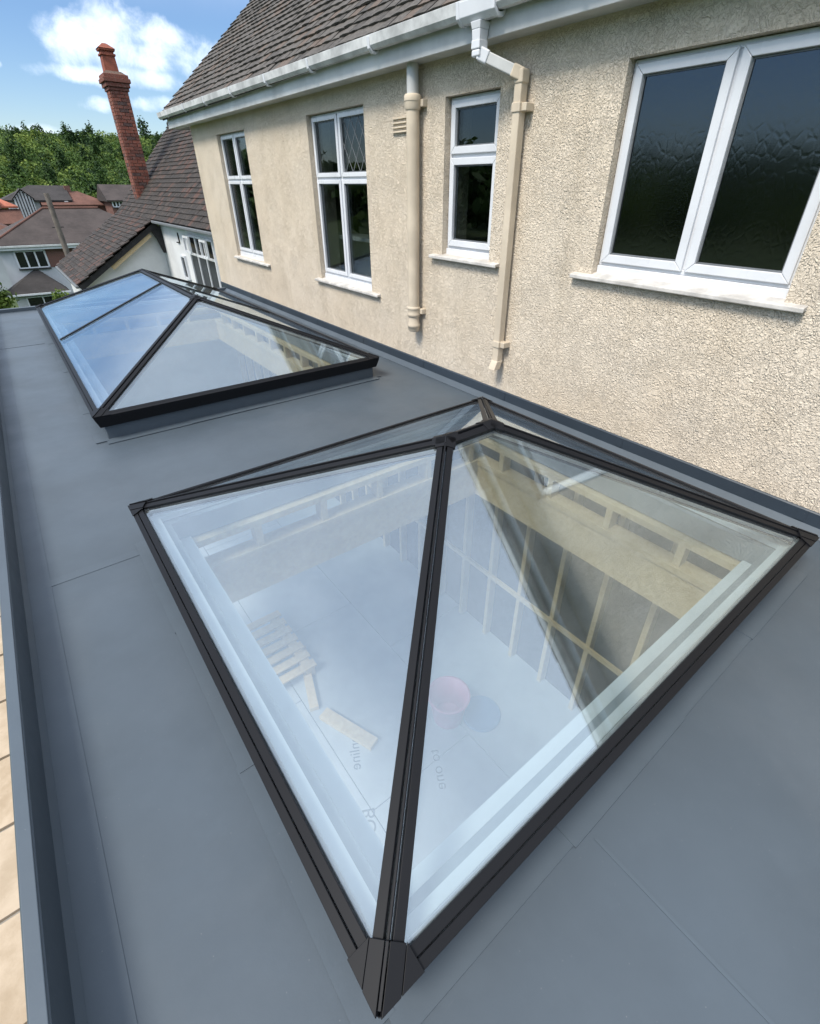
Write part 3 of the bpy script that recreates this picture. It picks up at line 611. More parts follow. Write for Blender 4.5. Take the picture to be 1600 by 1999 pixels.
# ================================================================== pyramid rooflights
def nrm(p): a, b, c_ = (Vector(q) for q in p[:3]); return (b - a).cross(c_ - a).normalized()
def rooflight(label, r, axis, ra, rb, bars=()):
    x0, x1, y0, y1 = r['x0'], r['x1'], r['y0'], r['y1']
    t = thing('rooflight', label, 'rooflight', ((x0 + x1) / 2, (y0 + y1) / 2, .118), 'rooflights on the flat roof')
    c = [Vector((x0, y0, ZE)), Vector((x1, y0, ZE)), Vector((x1, y1, ZE)), Vector((x0, y1, ZE))]
    if axis == 'x':
        ym = (y0 + y1) / 2; A, B = Vector((ra, ym, ZR)), Vector((rb, ym, ZR))
        sides = [([c[0], c[1], B, A]), ([c[1], c[2], B]), ([c[2], c[3], A, B]), ([c[3], c[0], A])]; hips = [(0, A, 3, 0), (1, B, 0, 1), (2, B, 1, 2), (3, A, 2, 3)]; rs = (0, 2)
    else:
        xm = (x0 + x1) / 2; A, B = Vector((xm, ra, ZR)), Vector((xm, rb, ZR))
        sides = [([c[0], c[1], A]), ([c[1], c[2], B, A]), ([c[2], c[3], B]), ([c[3], c[0], A, B])]; hips = [(0, A, 3, 0), (1, A, 0, 1), (2, B, 1, 2), (3, B, 2, 3)]; rs = (1, 3)
    nn = [nrm(s_) for s_ in sides]
    mid = (A + B) / 2
    # panes
    for k, s_ in enumerate(sides):
        polys = [s_]
        if len(s_) == 4 and bars:
            polys = []; e0, e1, t1, t0 = s_; prevE, prevT = e0, t0
            order = sorted(bars, key=lambda b: (b - e0.y) * (1 if e1.y > e0.y else -1))
            for b in order:
                f = (b - e0.y) / (e1.y - e0.y); pe = e0.lerp(e1, f); pt = Vector((t0.x, b, t0.z)); polys.append([prevE, pe, pt, prevT]); prevE, prevT = pe, pt
            polys.append([prevE, e1, t1, prevT])
        for pgl in polys:
            cc = sum(pgl, Vector()) / len(pgl); pq = [p + (cc - p) * .006 - nn[k] * .014 for p in pgl]
            obj('pane', MB().prism(pq, nn[k] * .014), 'rooflight_glass', t)
    def bar(name, P, Q, k1, k2, wing=.050, cut0=0., cut1=0., parent=t):
        d = (Q - P).normalized(); P = P + d * cut0; Q = Q - d * cut1; mbx = MB(); sp = MB()
        for k in (k1, k2):
            n = nn[k]; u = n.cross(d).normalized()
            cc = sum(sides[k], Vector()) / len(sides[k])
            if u.dot(cc - P) < 0: u = -u
            mbx.strip(P, Q, u, n, .0075, wing, .001, .015); sp.strip(P, Q, u, n, wing - .004, wing + .007, -.030, -.0155)
        av = (nn[k1] + nn[k2]).normalized(); rr = d.cross(av).normalized()
        mbx.strip(P, Q, rr, av, -.0035, .0035, -.004, .018); mbx.strip(P, Q, rr, av, -.022, .022, -.06, -.022)
        o = obj(name, mbx, 'frame_black', parent, .0015); obj('spacer_bar', sp, 'spacer', o); return o
    for (ci, top, k1, k2) in hips: bar('hip_bar', c[ci], top, k1, k2, .035, .118, .02)
    bar('ridge_bar', A, B, rs[0], rs[1], .042, .0, .0)
    for bq in bars:
        for k in rs:
            e = sides[k]; ee = Vector((e[0].x, bq, ZE)); tt = Vector((A.x, bq, ZR)); d = (tt - ee).normalized(); mbx = MB()
            u = nn[k].cross(d); mbx.strip(ee + d * .07, tt - d * .05, u, nn[k], -.021, .021, .001, .012); mbx.strip(ee + d * .07, tt - d * .05, u, nn[k], -.02, .02, -.05, -.018)
            obj('glazing_bar', mbx, 'frame_black', t, .002)
    # eaves frame
    for k, s_ in enumerate(sides):
        P, Q = s_[0], s_[1]; d = (Q - P).normalized(); n = nn[k]; u = n.cross(d).normalized(); cc = sum(s_, Vector()) / len(s_)
        if u.dot(cc - P) < 0: u = -u
        out = Vector((n.x, n.y, 0)).normalized(); mbx = MB()
        def trap(a, b, t0, t1, ext_=1.0):   # mitred strip: ends follow the 45 degree corner
            m_ = lambda q: q * Vector((u.x, u.y, 0)).length
            v = [P + u * a + d * m_(a) * ext_, Q + u * a - d * m_(a) * ext_, Q + u * b - d * m_(b) * ext_, P + u * b + d * m_(b) * ext_]
            mbx.hexa([q + n * t0 for q in v] + [q + n * t1 for q in v])
        trap(.001, .025, .001, .015); trap(.028, .054, .001, .013)
        e = obj('eaves_frame', mbx, 'frame_black', t, .0015)
        mf = MB(); mf.hexa([P + Vector((0, 0, -.082)) - out * .022 + d * .022, Q + Vector((0, 0, -.082)) - out * .022 - d * .022, Q + Vector((0, 0, -.082)) - out * .055 - d * .05, P + Vector((0, 0, -.082)) - out * .055 + d * .05,
                            P + Vector((0, 0, .004)) + out * .003 - d * .0025, Q + Vector((0, 0, .004)) + out * .003 + d * .0025, Q + Vector((0, 0, .004)) - out * .03 - d * .03, P + Vector((0, 0, .004)) - out * .03 + d * .03])
        obj('fascia', mf, 'frame_black', e, .002)
        ms = MB(); ms.strip(P + d * .07, Q - d * .07, u, n, .050, .060, -.032, -.0155); obj('spacer_bar', ms, 'spacer', e)
        # pale inner frame below the glass
        o2 = -out
        mi = MB(); a0, a1 = .062, .110; zt, zb = .150, .1195
        mi.hexa([P.copy() + Vector((0, 0, zb - ZE)) + o2 * a0 + d * a0, Q + Vector((0, 0, zb - ZE)) + o2 * a0 - d * a0, Q + Vector((0, 0, zb - ZE)) + o2 * a1 - d * a1, P + Vector((0, 0, zb - ZE)) + o2 * a1 + d * a1,
                 P + Vector((0, 0, zt - ZE)) + o2 * a0 + d * a0, Q + Vector((0, 0, zt - ZE)) + o2 * a0 - d * a0, Q + Vector((0, 0, zt - ZE)) + o2 * a1 - d * a1, P + Vector((0, 0, zt - ZE)) + o2 * a1 + d * a1])
        obj('inner_frame', mi, 'frame_inner', e)
    # pointed corner caps and ridge connectors
    for (ci, top, k1, k2) in hips:
        P = c[ci]; dh = (top - P).normalized(); mbx = MB()
        for k in (k1, k2):
            n = nn[k]; s_ = sides[k]; other = s_[1] if (s_[0] - P).length < 1e-6 else s_[0]; de = (other - P).normalized()
            u = n.cross(de).normalized(); u = u if u.dot(top - P) > 0 else -u
            uh = n.cross(dh).normalized(); uh = uh if uh.dot(de) > 0 else -uh
            sn = math.sqrt(max(.05, 1 - de.dot(dh) ** 2)); s1 = .038 / sn; hh = .122
            T0 = P + dh * hh; T1 = P + dh * hh + uh * .038; Q1 = P + de * s1; Q2 = P + de * (s1 + .066)
            mbx.prism([q + n * .0165 for q in (P, Q1, T1, T0)], n * .0075)
            mbx.prism([q + n * .0165 for q in (Q1 + de * .003, Q2, T1 + de * .003)], n * .005)
        mbx.strip(P + dh * .012, P + dh * .122, nn[k1].cross(dh).normalized(), (nn[k1] + nn[k2]).normalized(), -.004, .004, .02, .0275)
        obj('corner_cap', mbx, 'frame_black', t, .001)
    for e_, ks in ((A, [h for h in hips if h[1] is A]), (B, [h for h in hips if h[1] is B])):
        mbx = MB(); other = B if e_ is A else A
        dirs = [((c[h[0]] - e_).normalized(), h[2], h[3]) for h in ks] + [((other - e_).normalized(), rs[0], rs[1])]
        for (d, k1, k2) in dirs:
            for k in (k1, k2):
                n = nn[k]; u = n.cross(d).normalized(); cc = sum(sides[k], Vector()) / len(sides[k]); u = u if u.dot(cc - e_) > 0 else -u
                mbx.strip(e_ - d * .006, e_ + d * .062, u, n, -.002, .043, .004, .0195)
        obj('ridge_connector', mbx, 'frame_black', t, .0015)
    return t
rooflight('nearest black framed glass rooflight, broad pyramid with a short ridge', RLS[0], 'x', 1.315, 1.605)
rooflight('farther black framed glass rooflight, longer, with a glazing bar halfway', RLS[1], 'y', 5.62, 8.02, (6.85,))

# things lying on the unfinished floor below the glass
slat_root = thing('slat_form', 'pale slatted timber form standing in for rows of dashes in the nearest rooflight glass', 'slat_form', (.75, 4.0, FZ))  # slatted form put in for rows of dashes in the glass
for i in range(7): obj('slat', MB().box(.25, 1.25, 3.45 + i * .155, 3.55 + i * .155, FZ + .12, FZ + .14), 'timber', slat_root)
for i in range(3): obj('bearer', MB().box(.28 + i * .42, .38 + i * .42, 3.45, 4.48, FZ + .002, FZ + .118), 'timber', slat_root)
tag(obj('timber_offcut', MB().beam((1.0, 3.05, FZ + .03), (1.25, 3.85, FZ + .03), .09, .05), 'timber'), 'straight timber offcut lying on the boards below the nearest rooflight', 'timber')
tag(obj('timber_offcut', MB().beam((1.05, 2.95, FZ + .03), (1.28, 2.35, FZ + .03), .12, .05), 'timber'), 'short wide timber offcut lying on the boards beside the straight one', 'timber')
pink_root = thing('pink_form', 'pink round form standing in for a pink spot in the nearest rooflight glass', 'pink_form', (2.05, 2.15, FZ))  # pink form and blue disc put in for a pink spot in the glass
smo(obj('body', MB().lathe(2.05, 2.15, [(.15, FZ + .002), (.20, FZ + .34), (.215, FZ + .345), (.215, FZ + .36), (.19, FZ + .36), (.14, FZ + .02)], 28), 'pink_form_mat', pink_root))
tag(smo(obj('blue_disc', MB().lathe(2.33, 1.95, [(.2, FZ + .003), (.205, FZ + .02), (.195, FZ + .035)], 28), 'blue_disc_mat')), 'round blue grey disc lying flat beside the pink form, part of the same stand-in', 'disc')

# ================================================================== neighbouring house
nh = thing('neighbour_house', 'white house with dark brown sweeping tiled roof and tall brick chimney', 'house', (5, 20, -4.2))
ex_ = Vector((0, 1, 0))
KX, KZ = 4.6, .73            # upper eaves
UX, UZ = 7.6, .73 + 3.0 * 1.1
LX, LZ = 1.72, -1.19         # low eaves of the sweeping wing
VY, FY = 21.4, 27.6          # near verge and far verge of the wing
cs = (KZ - LZ) / (KX - LX)
nroof = obj('roof', MB().prism([(KX + .02, 13.4, KZ - .04), (UX, 13.4, UZ - .04), (UX + 3.2, 13.4, KZ - .04), (UX + 3.2, 13.4, KZ - .12), (UX, 13.4, UZ - .12), (KX + .02, 13.4, KZ - .12)], (0, FY - 13.4, 0)), 'tile_neighbour', nh)
wing = obj('wing_roof', MB().prism([(LX + .02, VY + .02, LZ - .04), (KX + .1, VY + .02, KZ - .04), (KX + .1, VY + .02, KZ - .12), (LX + .02, VY + .02, LZ - .12)], (0, FY - VY - .02, 0)), 'tile_neighbour', nh)
ntm = tile_meshes('plain_tile', .232, .30, .026, .04, 'tile_neighbour')
su = Vector((1, 0, 1.1)).normalized(); nu = Vector((-1.1, 0, 1)).normalized()
lay_tiles(nroof, ex_, su, nu, Vector((KX, 13.4, KZ - .03)), 24, 59, .185, .24, ntm, .014, 250, 'tile_field', keepfn=lambda P: project(P)[0] < 400)
sw = Vector((1, 0, cs)).normalized(); nw = Vector((-cs, 0, 1)).normalized()
lay_tiles(wing, ex_, sw, nw, Vector((LX, VY, LZ - .03)), 19, 26, .185, .24, ntm, .014, 250, 'tile_field')
mf = random.Random(5)
obj('ridge_capping', MB().cyl((UX, 13.4, UZ), (UX, FY, UZ), .13, n=12), 'tile_neighbour', nroof)
obj('wall', MB().box(4.82, 5.1, 13.6, 21.75, -4.4, .69).box(4.83, 9.8, 13.5, 13.8, -4.4, .6), 'white_render', nh)
gw = lambda x: LZ + (x - LX) * cs - .13
obj('gable_wall', MB().prism([(1.95, 21.76, -4.6), (4.815, 21.76, -4.6), (4.815, 21.76, gw(4.7)), (1.95, 21.76, gw(1.95))], (0, .25, 0)), 'white_render', nh)
obj('wing_wall', MB().box(1.95, 2.2, 22.02, FY - .3, -4.8, gw(1.95) - .02).box(2.2, 9.8, FY - .55, FY - .3, -4.8, -1.1), 'white_render', nh)
brd = MB(); brd.beam((LX + .05, VY + .03, LZ - .14), (KX + .1, VY + .03, KZ - .14), .035, .15, (0, 0, 1)); obj('verge_gap_strip', brd, 'black_timber', nh)  # solid black strip in place of the shaded gap above the wood board
brd = MB(); brd.beam((2.9, VY + .10, LZ + (2.9 - LX) * cs - .33), (4.4, VY + .10, LZ + (4.4 - LX) * cs - .33), .03, .2, (0, 0, 1)); obj('soffit_board', brd, 'timber', nh)
obj('corbel', MB().prism([(4.42, VY + .06, .48), (4.95, VY + .06, .50), (4.93, VY + .06, .18), (4.80, VY + .06, -.36), (4.74, VY + .06, -.36), (4.62, VY + .06, .10)], (0, .18, 0)), 'black_timber', nh)
obj('gutter', MB().box(KX - .09, KX + .01, 13.4, VY - .02, KZ - .12, KZ - .035), 'lead', nh, .02)
obj('gutter', MB().box(LX - .09, LX + .01, VY, FY, LZ - .12, LZ - .035), 'lead', nh, .02)
obj('soffit', MB().box(KX + .012, 4.819, 13.4, VY, KZ - .14, KZ - .122), 'upvc_aged', nh)
obj('hook', MB().cyl((4.80, 19.3, .42), (4.80, 19.3, .12), .02, n=8).cyl((4.80, 19.3, .12), (4.78, 19.55, .12), .02, n=8), 'black_timber', nh)
def xwin(parent, X, y0, y1, z0, z1, ny, split=None, fm='upvc'):
    mb = MB().ring(y0, y1, z0, z1, .06, X - .05, X + .03)
    for i in range(1, ny): yy = y0 + (y1 - y0) * i / ny; mb.box(X - .045, X + .025, yy - .03, yy + .03, z0 + .06, z1 - .06)
    if split: mb.box(X - .047, X + .027, y0 + .06, y1 - .06, split - .03, split + .03)
    wn = obj('window', mb, fm, parent)
    obj('pane', MB().box(X - .01, X + .01, y0 + .05, y1 - .05, z0 + .05, z1 - .05), 'dark_glass', wn); return wn
wnb = xwin(nh, 4.80, 15.7, 18.2, -1.35, .45, 3, -.1); xwin(nh, 4.80, 18.95, 19.45, -1.0, -.25, 1)
for y in (16.1, 17.75):
    fs = MB().ring(y - .3, y + .3, -.05, .42, .055, 4.60, 4.65); obj('open_sash', fs, 'upvc', wnb)
# chimney of bricks
chm = obj('chimney', MB().box(5.08, 5.65, 25.01, 25.65, .4, 4.72), 'mortar', nh)
bms = []
for k in range(9):
    mbb = MB(); mbb.box(-.140, .140, -.018, .05, -.046, .046, tone=min(1, max(0, random.gauss(.5, .25))) if k < 8 else 1.); bms.append(mesh_of('chimney_brick', mbb, 'brick_clay')); fixn(bms[-1])
hb = []
for k in range(6):
    mbb = MB(); mbb.box(-.064, .064, -.018, .05, -.046, .046, tone=min(1, max(0, random.gauss(.5, .25)))); bms.append(mesh_of('chimney_half_brick', mbb, 'brick_clay')); fixn(bms[-1]); hb.append(bms[-1])
full = bms[:9]
def brick(me, x, y, z, rz):
    o = link(bpy.data.objects.new('brick', me)); o.parent = chm; o.location = Vector((x, y, z)) - wloc(chm); o.rotation_euler = (0, 0, rz + random.gauss(0, .006))
nc = 37
for i in range(nc):
    z = .85 + i * .1055
    if i % 2 == 0:
        for x in (5.215, 5.515): brick(random.choice(full), x, 25.0, z, 0)
        for y, h_ in ((25.20, 0), (25.50, 0)): brick(random.choice(full), 5.07, y, z, R(-90))
    else:
        brick(random.choice(hb), 5.14, 25.0, z, 0); brick(random.choice(full), 5.365, 25.0, z, 0); brick(random.choice(hb), 5.59, 25.0, z, 0)
        brick(random.choice(hb), 5.07, 25.12, z, R(-90)); brick(random.choice(full), 5.07, 25.345, z, R(-90)); brick(random.choice(hb), 5.07, 25.57, z, R(-90))
for k, (o_, z0, z1) in enumerate(((.05, 4.70, 4.80), (.10, 4.803, 4.93), (.15, 4.933, 5.06), (.11, 5.063, 5.17))):
    obj('oversail_course', MB().box(5.07 - o_, 5.66 + o_, 25.0 - o_, 25.66 + o_, z0, z1, tone=.15 + .1 * k), 'brick_clay', chm, .012)
obj('flaunching', MB().hexa([(5.0, 24.93, 5.172), (5.73, 24.93, 5.172), (5.73, 25.73, 5.172), (5.0, 25.73, 5.172), (5.12, 25.08, 5.27), (5.60, 25.08, 5.27), (5.60, 25.58, 5.27), (5.12, 25.58, 5.27)]), 'mortar', chm)
pot = MB(); px_, py_ = 5.33, 25.33
def sq(mb, r0, r1, z0, z1): mb.hexa([(px_ - r0, py_ - r0, z0), (px_ + r0, py_ - r0, z0), (px_ + r0, py_ + r0, z0), (px_ - r0, py_ + r0, z0), (px_ - r1, py_ - r1, z1), (px_ + r1, py_ - r1, z1), (px_ + r1, py_ + r1, z1), (px_ - r1, py_ + r1, z1)])
sq(pot, .225, .205, 5.26, 5.70); sq(pot, .245, .245, 5.70, 5.76); sq(pot, .20, .20, 5.762, 5.83); sq(pot, .25, .26, 5.832, 5.89); sq(pot, .28, .07, 5.892, 6.05)
obj('chimney_pot', pot, 'pot_clay', chm, .01)
obj('lead_flashing', MB().beam((4.98, 24.985, 1.02), (5.75, 24.985, 1.90), .02, .13), 'lead', chm)

# ================================================================== houses farther down
def hip_roof(mb, x0, x1, y0, y1, ze, zr, hipl=True, hipr=True):
    h = (y1 - y0) / 2; ym = (y0 + y1) / 2; xa = x0 + (h if hipl else 0); xb = x1 - (h if hipr else 0)
    v = [(x0, y0, ze), (x1, y0, ze), (x1, y1, ze), (x0, y1, ze), (xa, ym, zr), (xb, ym, zr), (x0, y0, ze - .18), (x1, y0, ze - .18), (x1, y1, ze - .18), (x0, y1, ze - .18)]
    return mb.add(v, [(0, 1, 5, 4), (1, 2, 5), (2, 3, 4, 5), (3, 0, 4), (0, 6, 7, 1), (1, 7, 8, 2), (2, 8, 9, 3), (3, 9, 6, 0), (6, 9, 8, 7)])
def ywin(parent, Yp, x0, x1, z0, z1, n, bars=.05, fm='upvc'):
    mb = MB().box(x0, x1, Yp - .06, Yp + .04, z0, z0 + bars).box(x0, x1, Yp - .06, Yp + .04, z1 - bars, z1)
    for i in range(n + 1): xx = x0 + (x1 - x0) * i / n; mb.box(xx - bars * .7, xx + bars * .7, Yp - .055, Yp + .035, z0 + bars, z1 - bars)
    wn = obj('window', mb, fm, parent); obj('pane', MB().box(x0 + .03, x1 - .03, Yp - .02, Yp + .02, z0 + .03, z1 - .03), 'dark_glass', wn)
    obj('sill', MB().box(x0 - .08, x1 + .08, Yp - .14, Yp - .061, z0 - .1, z0 - .01), 'black_timber', wn); return wn
wh = thing('detached_house', 'pale grey rendered house with brown hipped roof, three light window and small hipped bay', 'house', (5, 50, -7.1))
obj('wall', MB().box(-.1, 11, 48, 55.4, -7.3, -2.0), 'grey_render', wh)
r_o = obj('roof', hip_roof(MB(), -.55, 11.4, 47.55, 55.85, -1.86, .22), 'roof_brown', wh)
obj('ridge_tile', MB().cyl((3.6, 51.7, .23), (7.3, 51.7, .23), .1, n=8), 'roof_red', r_o)
obj('hip_tile', MB().cyl((-.5, 47.6, -1.84), (3.6, 51.7, .24), .08, n=8), 'roof_red', r_o)
obj('gutter', MB().box(-.6, 11.4, 47.42, 47.545, -2.02, -1.9), 'upvc_aged', wh); obj('fascia', MB().box(-.55, 11.4, 47.551, 47.58, -2.2, -2.041), 'upvc', wh)
ywin(wh, 47.97, .72, 2.5, -3.42, -2.27, 3, .075)
obj('brick_panel', MB().box(2.58, 4.6, 47.94, 47.999, -3.42, -2.21), 'far_brick', wh)
bay = obj('bay', MB().box(-.25, 2.7, 46.7, 47.999, -7.2, -4.95), 'grey_render', wh)
bv = [(-.75, 46.3, -4.88), (3.1, 46.3, -4.88), (3.1, 47.99, -4.88), (-.75, 47.99, -4.88), (1.45, 47.99, -3.55), (1.75, 47.99, -3.55)]
obj('bay_roof', MB().add(bv, [(0, 1, 5, 4), (1, 2, 5), (3, 0, 4), (2, 3, 4, 5), (3, 2, 1, 0)]), 'roof_dark', bay); obj('bay_gutter', MB().box(-.8, 3.15, 46.2, 46.298, -4.98, -4.87), 'upvc', bay)
wn_ = MB().box(.35, 2.3, 46.62, 46.72, -5.2, -5.12).box(.35, 2.3, 46.62, 46.72, -6.4, -6.32)
for x in (.35, 1.3, 2.22): wn_.box(x, x + .08, 46.625, 46.715, -6.32, -5.2)
wb = obj('bay_window', wn_, 'upvc', bay); obj('pane', MB().box(.4, 2.25, 46.66, 46.698, -6.35, -5.15), 'dark_glass', wb)

ct = thing('cottage', 'dark tiled cottage with a timbered gable behind the grey house', 'house', (6.5, 98, -7))
obj('wall', MB().box(3.0, 9.8, 94.5, 101, -7.3, .1), 'grey_render', ct)
rc = obj('roof', hip_roof(MB(), 2.3, 10.4, 94, 101.6, .0, 1.75, True, False), 'roof_dark', ct)
gb = MB().add([(3.5, 93.2, .15), (4.75, 93.2, 1.35), (6.0, 93.2, .15), (3.5, 97.5, .15), (4.75, 97.5, 1.35), (6.0, 97.5, .15)], [(0, 1, 4, 3), (1, 2, 5, 4)]); obj('gable_roof', gb, 'roof_dark', ct, norm=False)
gwl = obj('gable', MB().prism([(3.7, 93.6, -7.2), (5.8, 93.6, -7.2), (5.8, 93.6, .2), (4.75, 93.6, 1.15), (3.7, 93.6, .2)], (0, .5, 0)), 'white_render', ct)
for i in range(6): x = 3.9 + i * .33; obj('timber', MB().box(x, x + .12, 93.54, 93.598, -2.2, min(.2 + (x - 3.7) * .9, .2 + (5.7 - x) * .9)), 'black_timber', gwl)
obj('bay_glazing', MB().box(6.5, 7.4, 94.38, 94.49, -1.2, .0), 'dark_glass', ct)
lh = thing('long_house', 'long red brown roofed house with small white rooflights in the distance', 'house', (11.5, 96, -7))
obj('wall', MB().box(8.0, 15.0, 93.9, 100, -7.3, -.6), 'far_brick', lh)
rl = obj('roof', hip_roof(MB(), 6.6, 15.3, 93.4, 100.5, -.55, 1.05, False, True), 'roof_red', lh)
for (x, y, z) in ((9.1, 95.2, .28), (9.75, 95.6, .45), (9.4, 94.0, -.25), (7.6, 95.3, .32)): obj('skylight', MB().hexa([(x, y, z), (x + .45, y, z), (x + .45, y + .5, z + .22), (x, y + .5, z + .22), (x, y - .05, z + .1), (x + .45, y - .05, z + .1), (x + .45, y + .45, z + .32), (x, y + .45, z + .32)]), 'upvc', rl)
obj('chimney', MB().box(10.2, 10.9, 96.6, 97.3, .8, 1.75), 'far_brick', rl)
dh = thing('gabled_house', 'dark roofed house with a white gable window beside the brick chimney', 'house', (15.5, 90, -7))
obj('wall', MB().box(14.2, 18.5, 88, 95, -7.3, .1), 'far_brick', dh); obj('roof', hip_roof(MB(), 13.7, 19, 87.5, 95.5, .1, 1.95, False, False), 'roof_brown', dh)
wg = ywin(dh, 87.9, 14.35, 15.6, -.75, .0, 3, .11)
rd = thing('red_roof_house', 'house with bright orange red roof at the edge of the view', 'house', (1.2, 80, -7))
obj('wall', MB().box(-2.6, 2.7, 80.6, 86, -7.3, -.9), 'far_brick', rd); rr_ = obj('roof', hip_roof(MB(), -3.2, 3.3, 80, 86.6, -.35, 1.35), 'roof_orange', rd)
obj('lower_roof', MB().prism([(-3.3, 78.6, -2.1), (3.4, 78.6, -2.1), (3.4, 80.3, -.7), (-3.3, 80.3, -.7)], (0, 0, .08)), 'roof_red', rd)
obj('dormer', MB().box(1.15, 1.7, 79.9, 81.5, -.6, .25), 'far_brick', rr_)
ow = thing('bungalow', 'low brown roofed bungalow at the edge of the view beside the grey house', 'house', (-1, 66, -7))
obj('wall', MB().box(-6.4, 2.0, 64.5, 71, -7.3, -2.6), 'grey_render', ow); obj('roof', hip_roof(MB(), -7, 2.6, 64, 71.5, -2.45, -.35), 'roof_red', ow)

pole = thing('utility_pole', 'weathered wooden utility pole standing behind the sweeping tiled roof', 'pole', (2.42, 30, float(gz(2.42, 30))))
obj('post', MB().cyl((2.42, 30, float(gz(2.42, 30)) - .3), (2.42, 30, 1.42), .14, .105, 12), 'pole_wood', pole, smooth=False)
obj('step_peg', MB().cyl((2.2, 30, .1), (2.64, 30, .1), .02, n=6), 'cable_black', pole)

# ================================================================== trees
def leaf_cloud(n, c, rx, rz, size, rs, shell=.55, lobes=9, tone0=.5):
    "leaf quads gathered into lobes through the crown's volume; returns (n,4,3) and tones"
    lc = rs.normal(size=(lobes, 3)); lc /= np.linalg.norm(lc, axis=1, keepdims=True); lc *= rs.uniform(.35, .72, (lobes, 1)); lc[:, 2] = np.abs(lc[:, 2]) * .95 - .25
    lr = rs.uniform(.28, .5, lobes); k = rs.integers(0, lobes, n)
    d = rs.normal(size=(n, 3)); d /= np.linalg.norm(d, axis=1, keepdims=True); rr = lr[k] * rs.uniform(shell, 1.05, n)
    p = lc[k] + d * rr[:, None]; P = p * np.array([rx, rx, rz]) + np.array(c)
    nr = d + rs.normal(size=(n, 3)) * .55; nr /= np.linalg.norm(nr, axis=1, keepdims=True)
    a = np.cross(nr, rs.normal(size=(n, 3))); a /= np.linalg.norm(a, axis=1, keepdims=True); b = np.cross(nr, a)
    s_ = (size * rs.uniform(.6, 1.4, n))[:, None]; a *= s_; b *= s_ * .75
    q = np.stack([P - a, P - b * .8, P + a, P + b * .8], 1)
    lt = rs.normal(0, .10, lobes)
    return q, np.clip(tone0 + lt[k] + rs.normal(0, .10, n), 0, 1)
def leaf_mesh(name, q, tone, mat):
    n = len(q); me = bpy.data.meshes.new(name); me.vertices.add(4 * n); me.vertices.foreach_set('co', q.reshape(-1).astype(np.float32))
    me.loops.add(4 * n); me.loops.foreach_set('vertex_index', np.arange(4 * n, dtype=np.int32)); me.polygons.add(n)
    me.polygons.foreach_set('loop_start', np.arange(0, 4 * n, 4, dtype=np.int32)); me.polygons.foreach_set('loop_total', np.full(n, 4, np.int32))
    me.materials.append(M[mat]); a = me.attributes.new('tone', 'FLOAT', 'FACE'); a.data.foreach_set('value', tone.astype(np.float32)); me.update(); me.validate(); return me
# the wooded hillside: one mass of crowns
Q, Tn = [], []
def scatter(n, az0, az1, r0, r1, nl, size, sc0, sc1):
    for i in range(n):
        a = R(rng.uniform(az0, az1)); r = math.sqrt(rng.uniform(r0 * r0, r1 * r1)); x, y = r * math.sin(a), r * math.cos(a); s_ = rng.uniform(sc0, sc1)
        con = rng.random() < .04; rx = s_ * (.55 if con else 1.12); rz = s_ * (1.5 if con else .86)
        q, tn = leaf_cloud(nl, (x, y, float(gz(x, y)) + rz * .85), rx, rz, size, rng, .5, 8, float(np.clip(rng.normal(.48, .25), .03, .95)) if not con else .14)
        Q.append(q); Tn.append(tn)
scatter(620, 0, 24, 122, 215, 560, .33, 2.6, 5.2)
scatter(620, -1, 27, 205, 290, 480, .38, 3.0, 5.4)
scatter(420, -150, -1, 110, 240, 110, 1.5, 5., 9.)
scatter(120, 27, 60, 130, 260, 110, 1.5, 5., 9.)
wd_ = link(bpy.data.objects.new('woodland', leaf_mesh('woodland', np.concatenate(Q), np.concatenate(Tn), 'leaf_wood')))
stuff(tag(wd_, 'dense green broadleaf woodland covering the hillside behind the houses', 'woodland'))
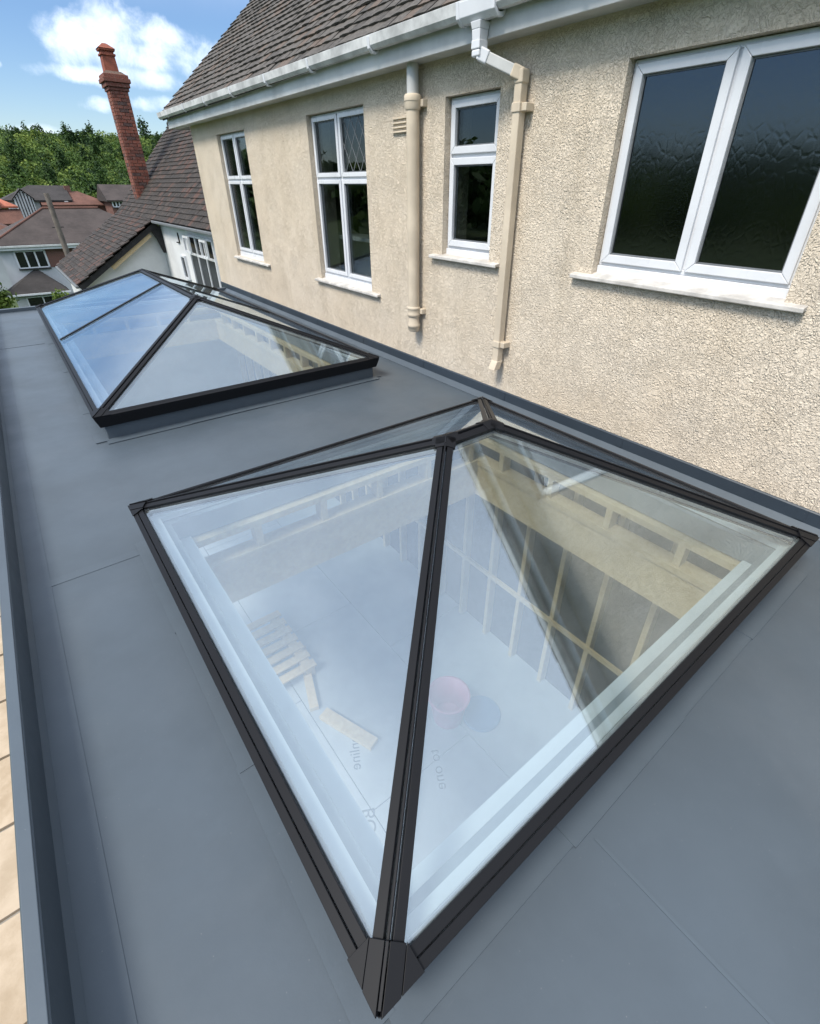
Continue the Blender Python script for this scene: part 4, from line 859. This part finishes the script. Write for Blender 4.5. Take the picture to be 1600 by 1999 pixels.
def tree(name, label, x, y, h, rx, nl, size, mat, lean=0., seed=0, top=None, tone=.5, trunk=.12):
    rs = np.random.default_rng(seed + 50); z0 = float(gz(x, y)); t = thing(name, label, 'tree' if 'tree' in name else 'shrub', (x, y, z0))
    rz = h * .42; cz = z0 + h - rz * .95
    mbk = MB().cyl((x, y, z0 - .2), (x + lean * .5, y, cz), trunk, trunk * .5, 9)
    for k in range(6):
        a = rs.uniform(0, 6.28); zz = z0 + h * rs.uniform(.3, .6); mbk.cyl((x + lean * .3, y, zz), (x + math.cos(a) * rx * .6, y + math.sin(a) * rx * .6, zz + h * .22), trunk * .4, trunk * .12, 6)
    obj('trunk', mbk, 'bark', t)
    q, tn = leaf_cloud(nl, (x, y, cz), rx * 1.1, rz, size, rs, .35, 12, tone)
    o = link(bpy.data.objects.new('crown', leaf_mesh('crown', q - np.array([x, y, z0]), tn, mat))); o.parent = t; return t
tree('broadleaf_tree', 'bright yellow green spreading tree behind the cottage at the edge of the view', 3.3, 112, 10.0, 4.6, 2600, .34, 'leaf_bright', seed=1)
tree('broadleaf_tree', 'round mid green tree behind the long red roof', 17.0, 116, 9.0, 3.0, 1800, .34, 'leaf_bright', seed=2, tone=.3)
tree('broadleaf_tree', 'rounded light green tree left of the brick chimney on the wood edge', 21.5, 118, 9.6, 2.6, 1700, .32, 'leaf_bright', seed=3, tone=.4)
tree('shrub', 'golden green bushy shrub between the cottage and the grey house', 2.9, 62, 6.6, 1.35, 1300, .17, 'leaf_gold', seed=4, trunk=.06)
tree('shrub', 'fresh green shrub showing over the sweeping tiled roof', 6.0, 37, 5.3, .75, 900, .11, 'leaf_bright', seed=5, tone=.75, trunk=.05)
tree('garden_tree', 'dark green garden tree beside the grey house wall', -2.3, 47, 5.2, 1.9, 2200, .15, 'leaf_wood', seed=6, tone=.55, trunk=.1)
tree('garden_shrub', 'olive green garden shrub below the grey house at the picture edge', -1.5, 41.5, 3.4, 1.3, 1500, .12, 'leaf_bright', seed=7, tone=.2, trunk=.05)
tree('garden_shrub', 'small green shrub in front of the hipped bay', 2.35, 44.5, 2.6, .8, 700, .10, 'leaf_wood', seed=8, tone=.7, trunk=.04)
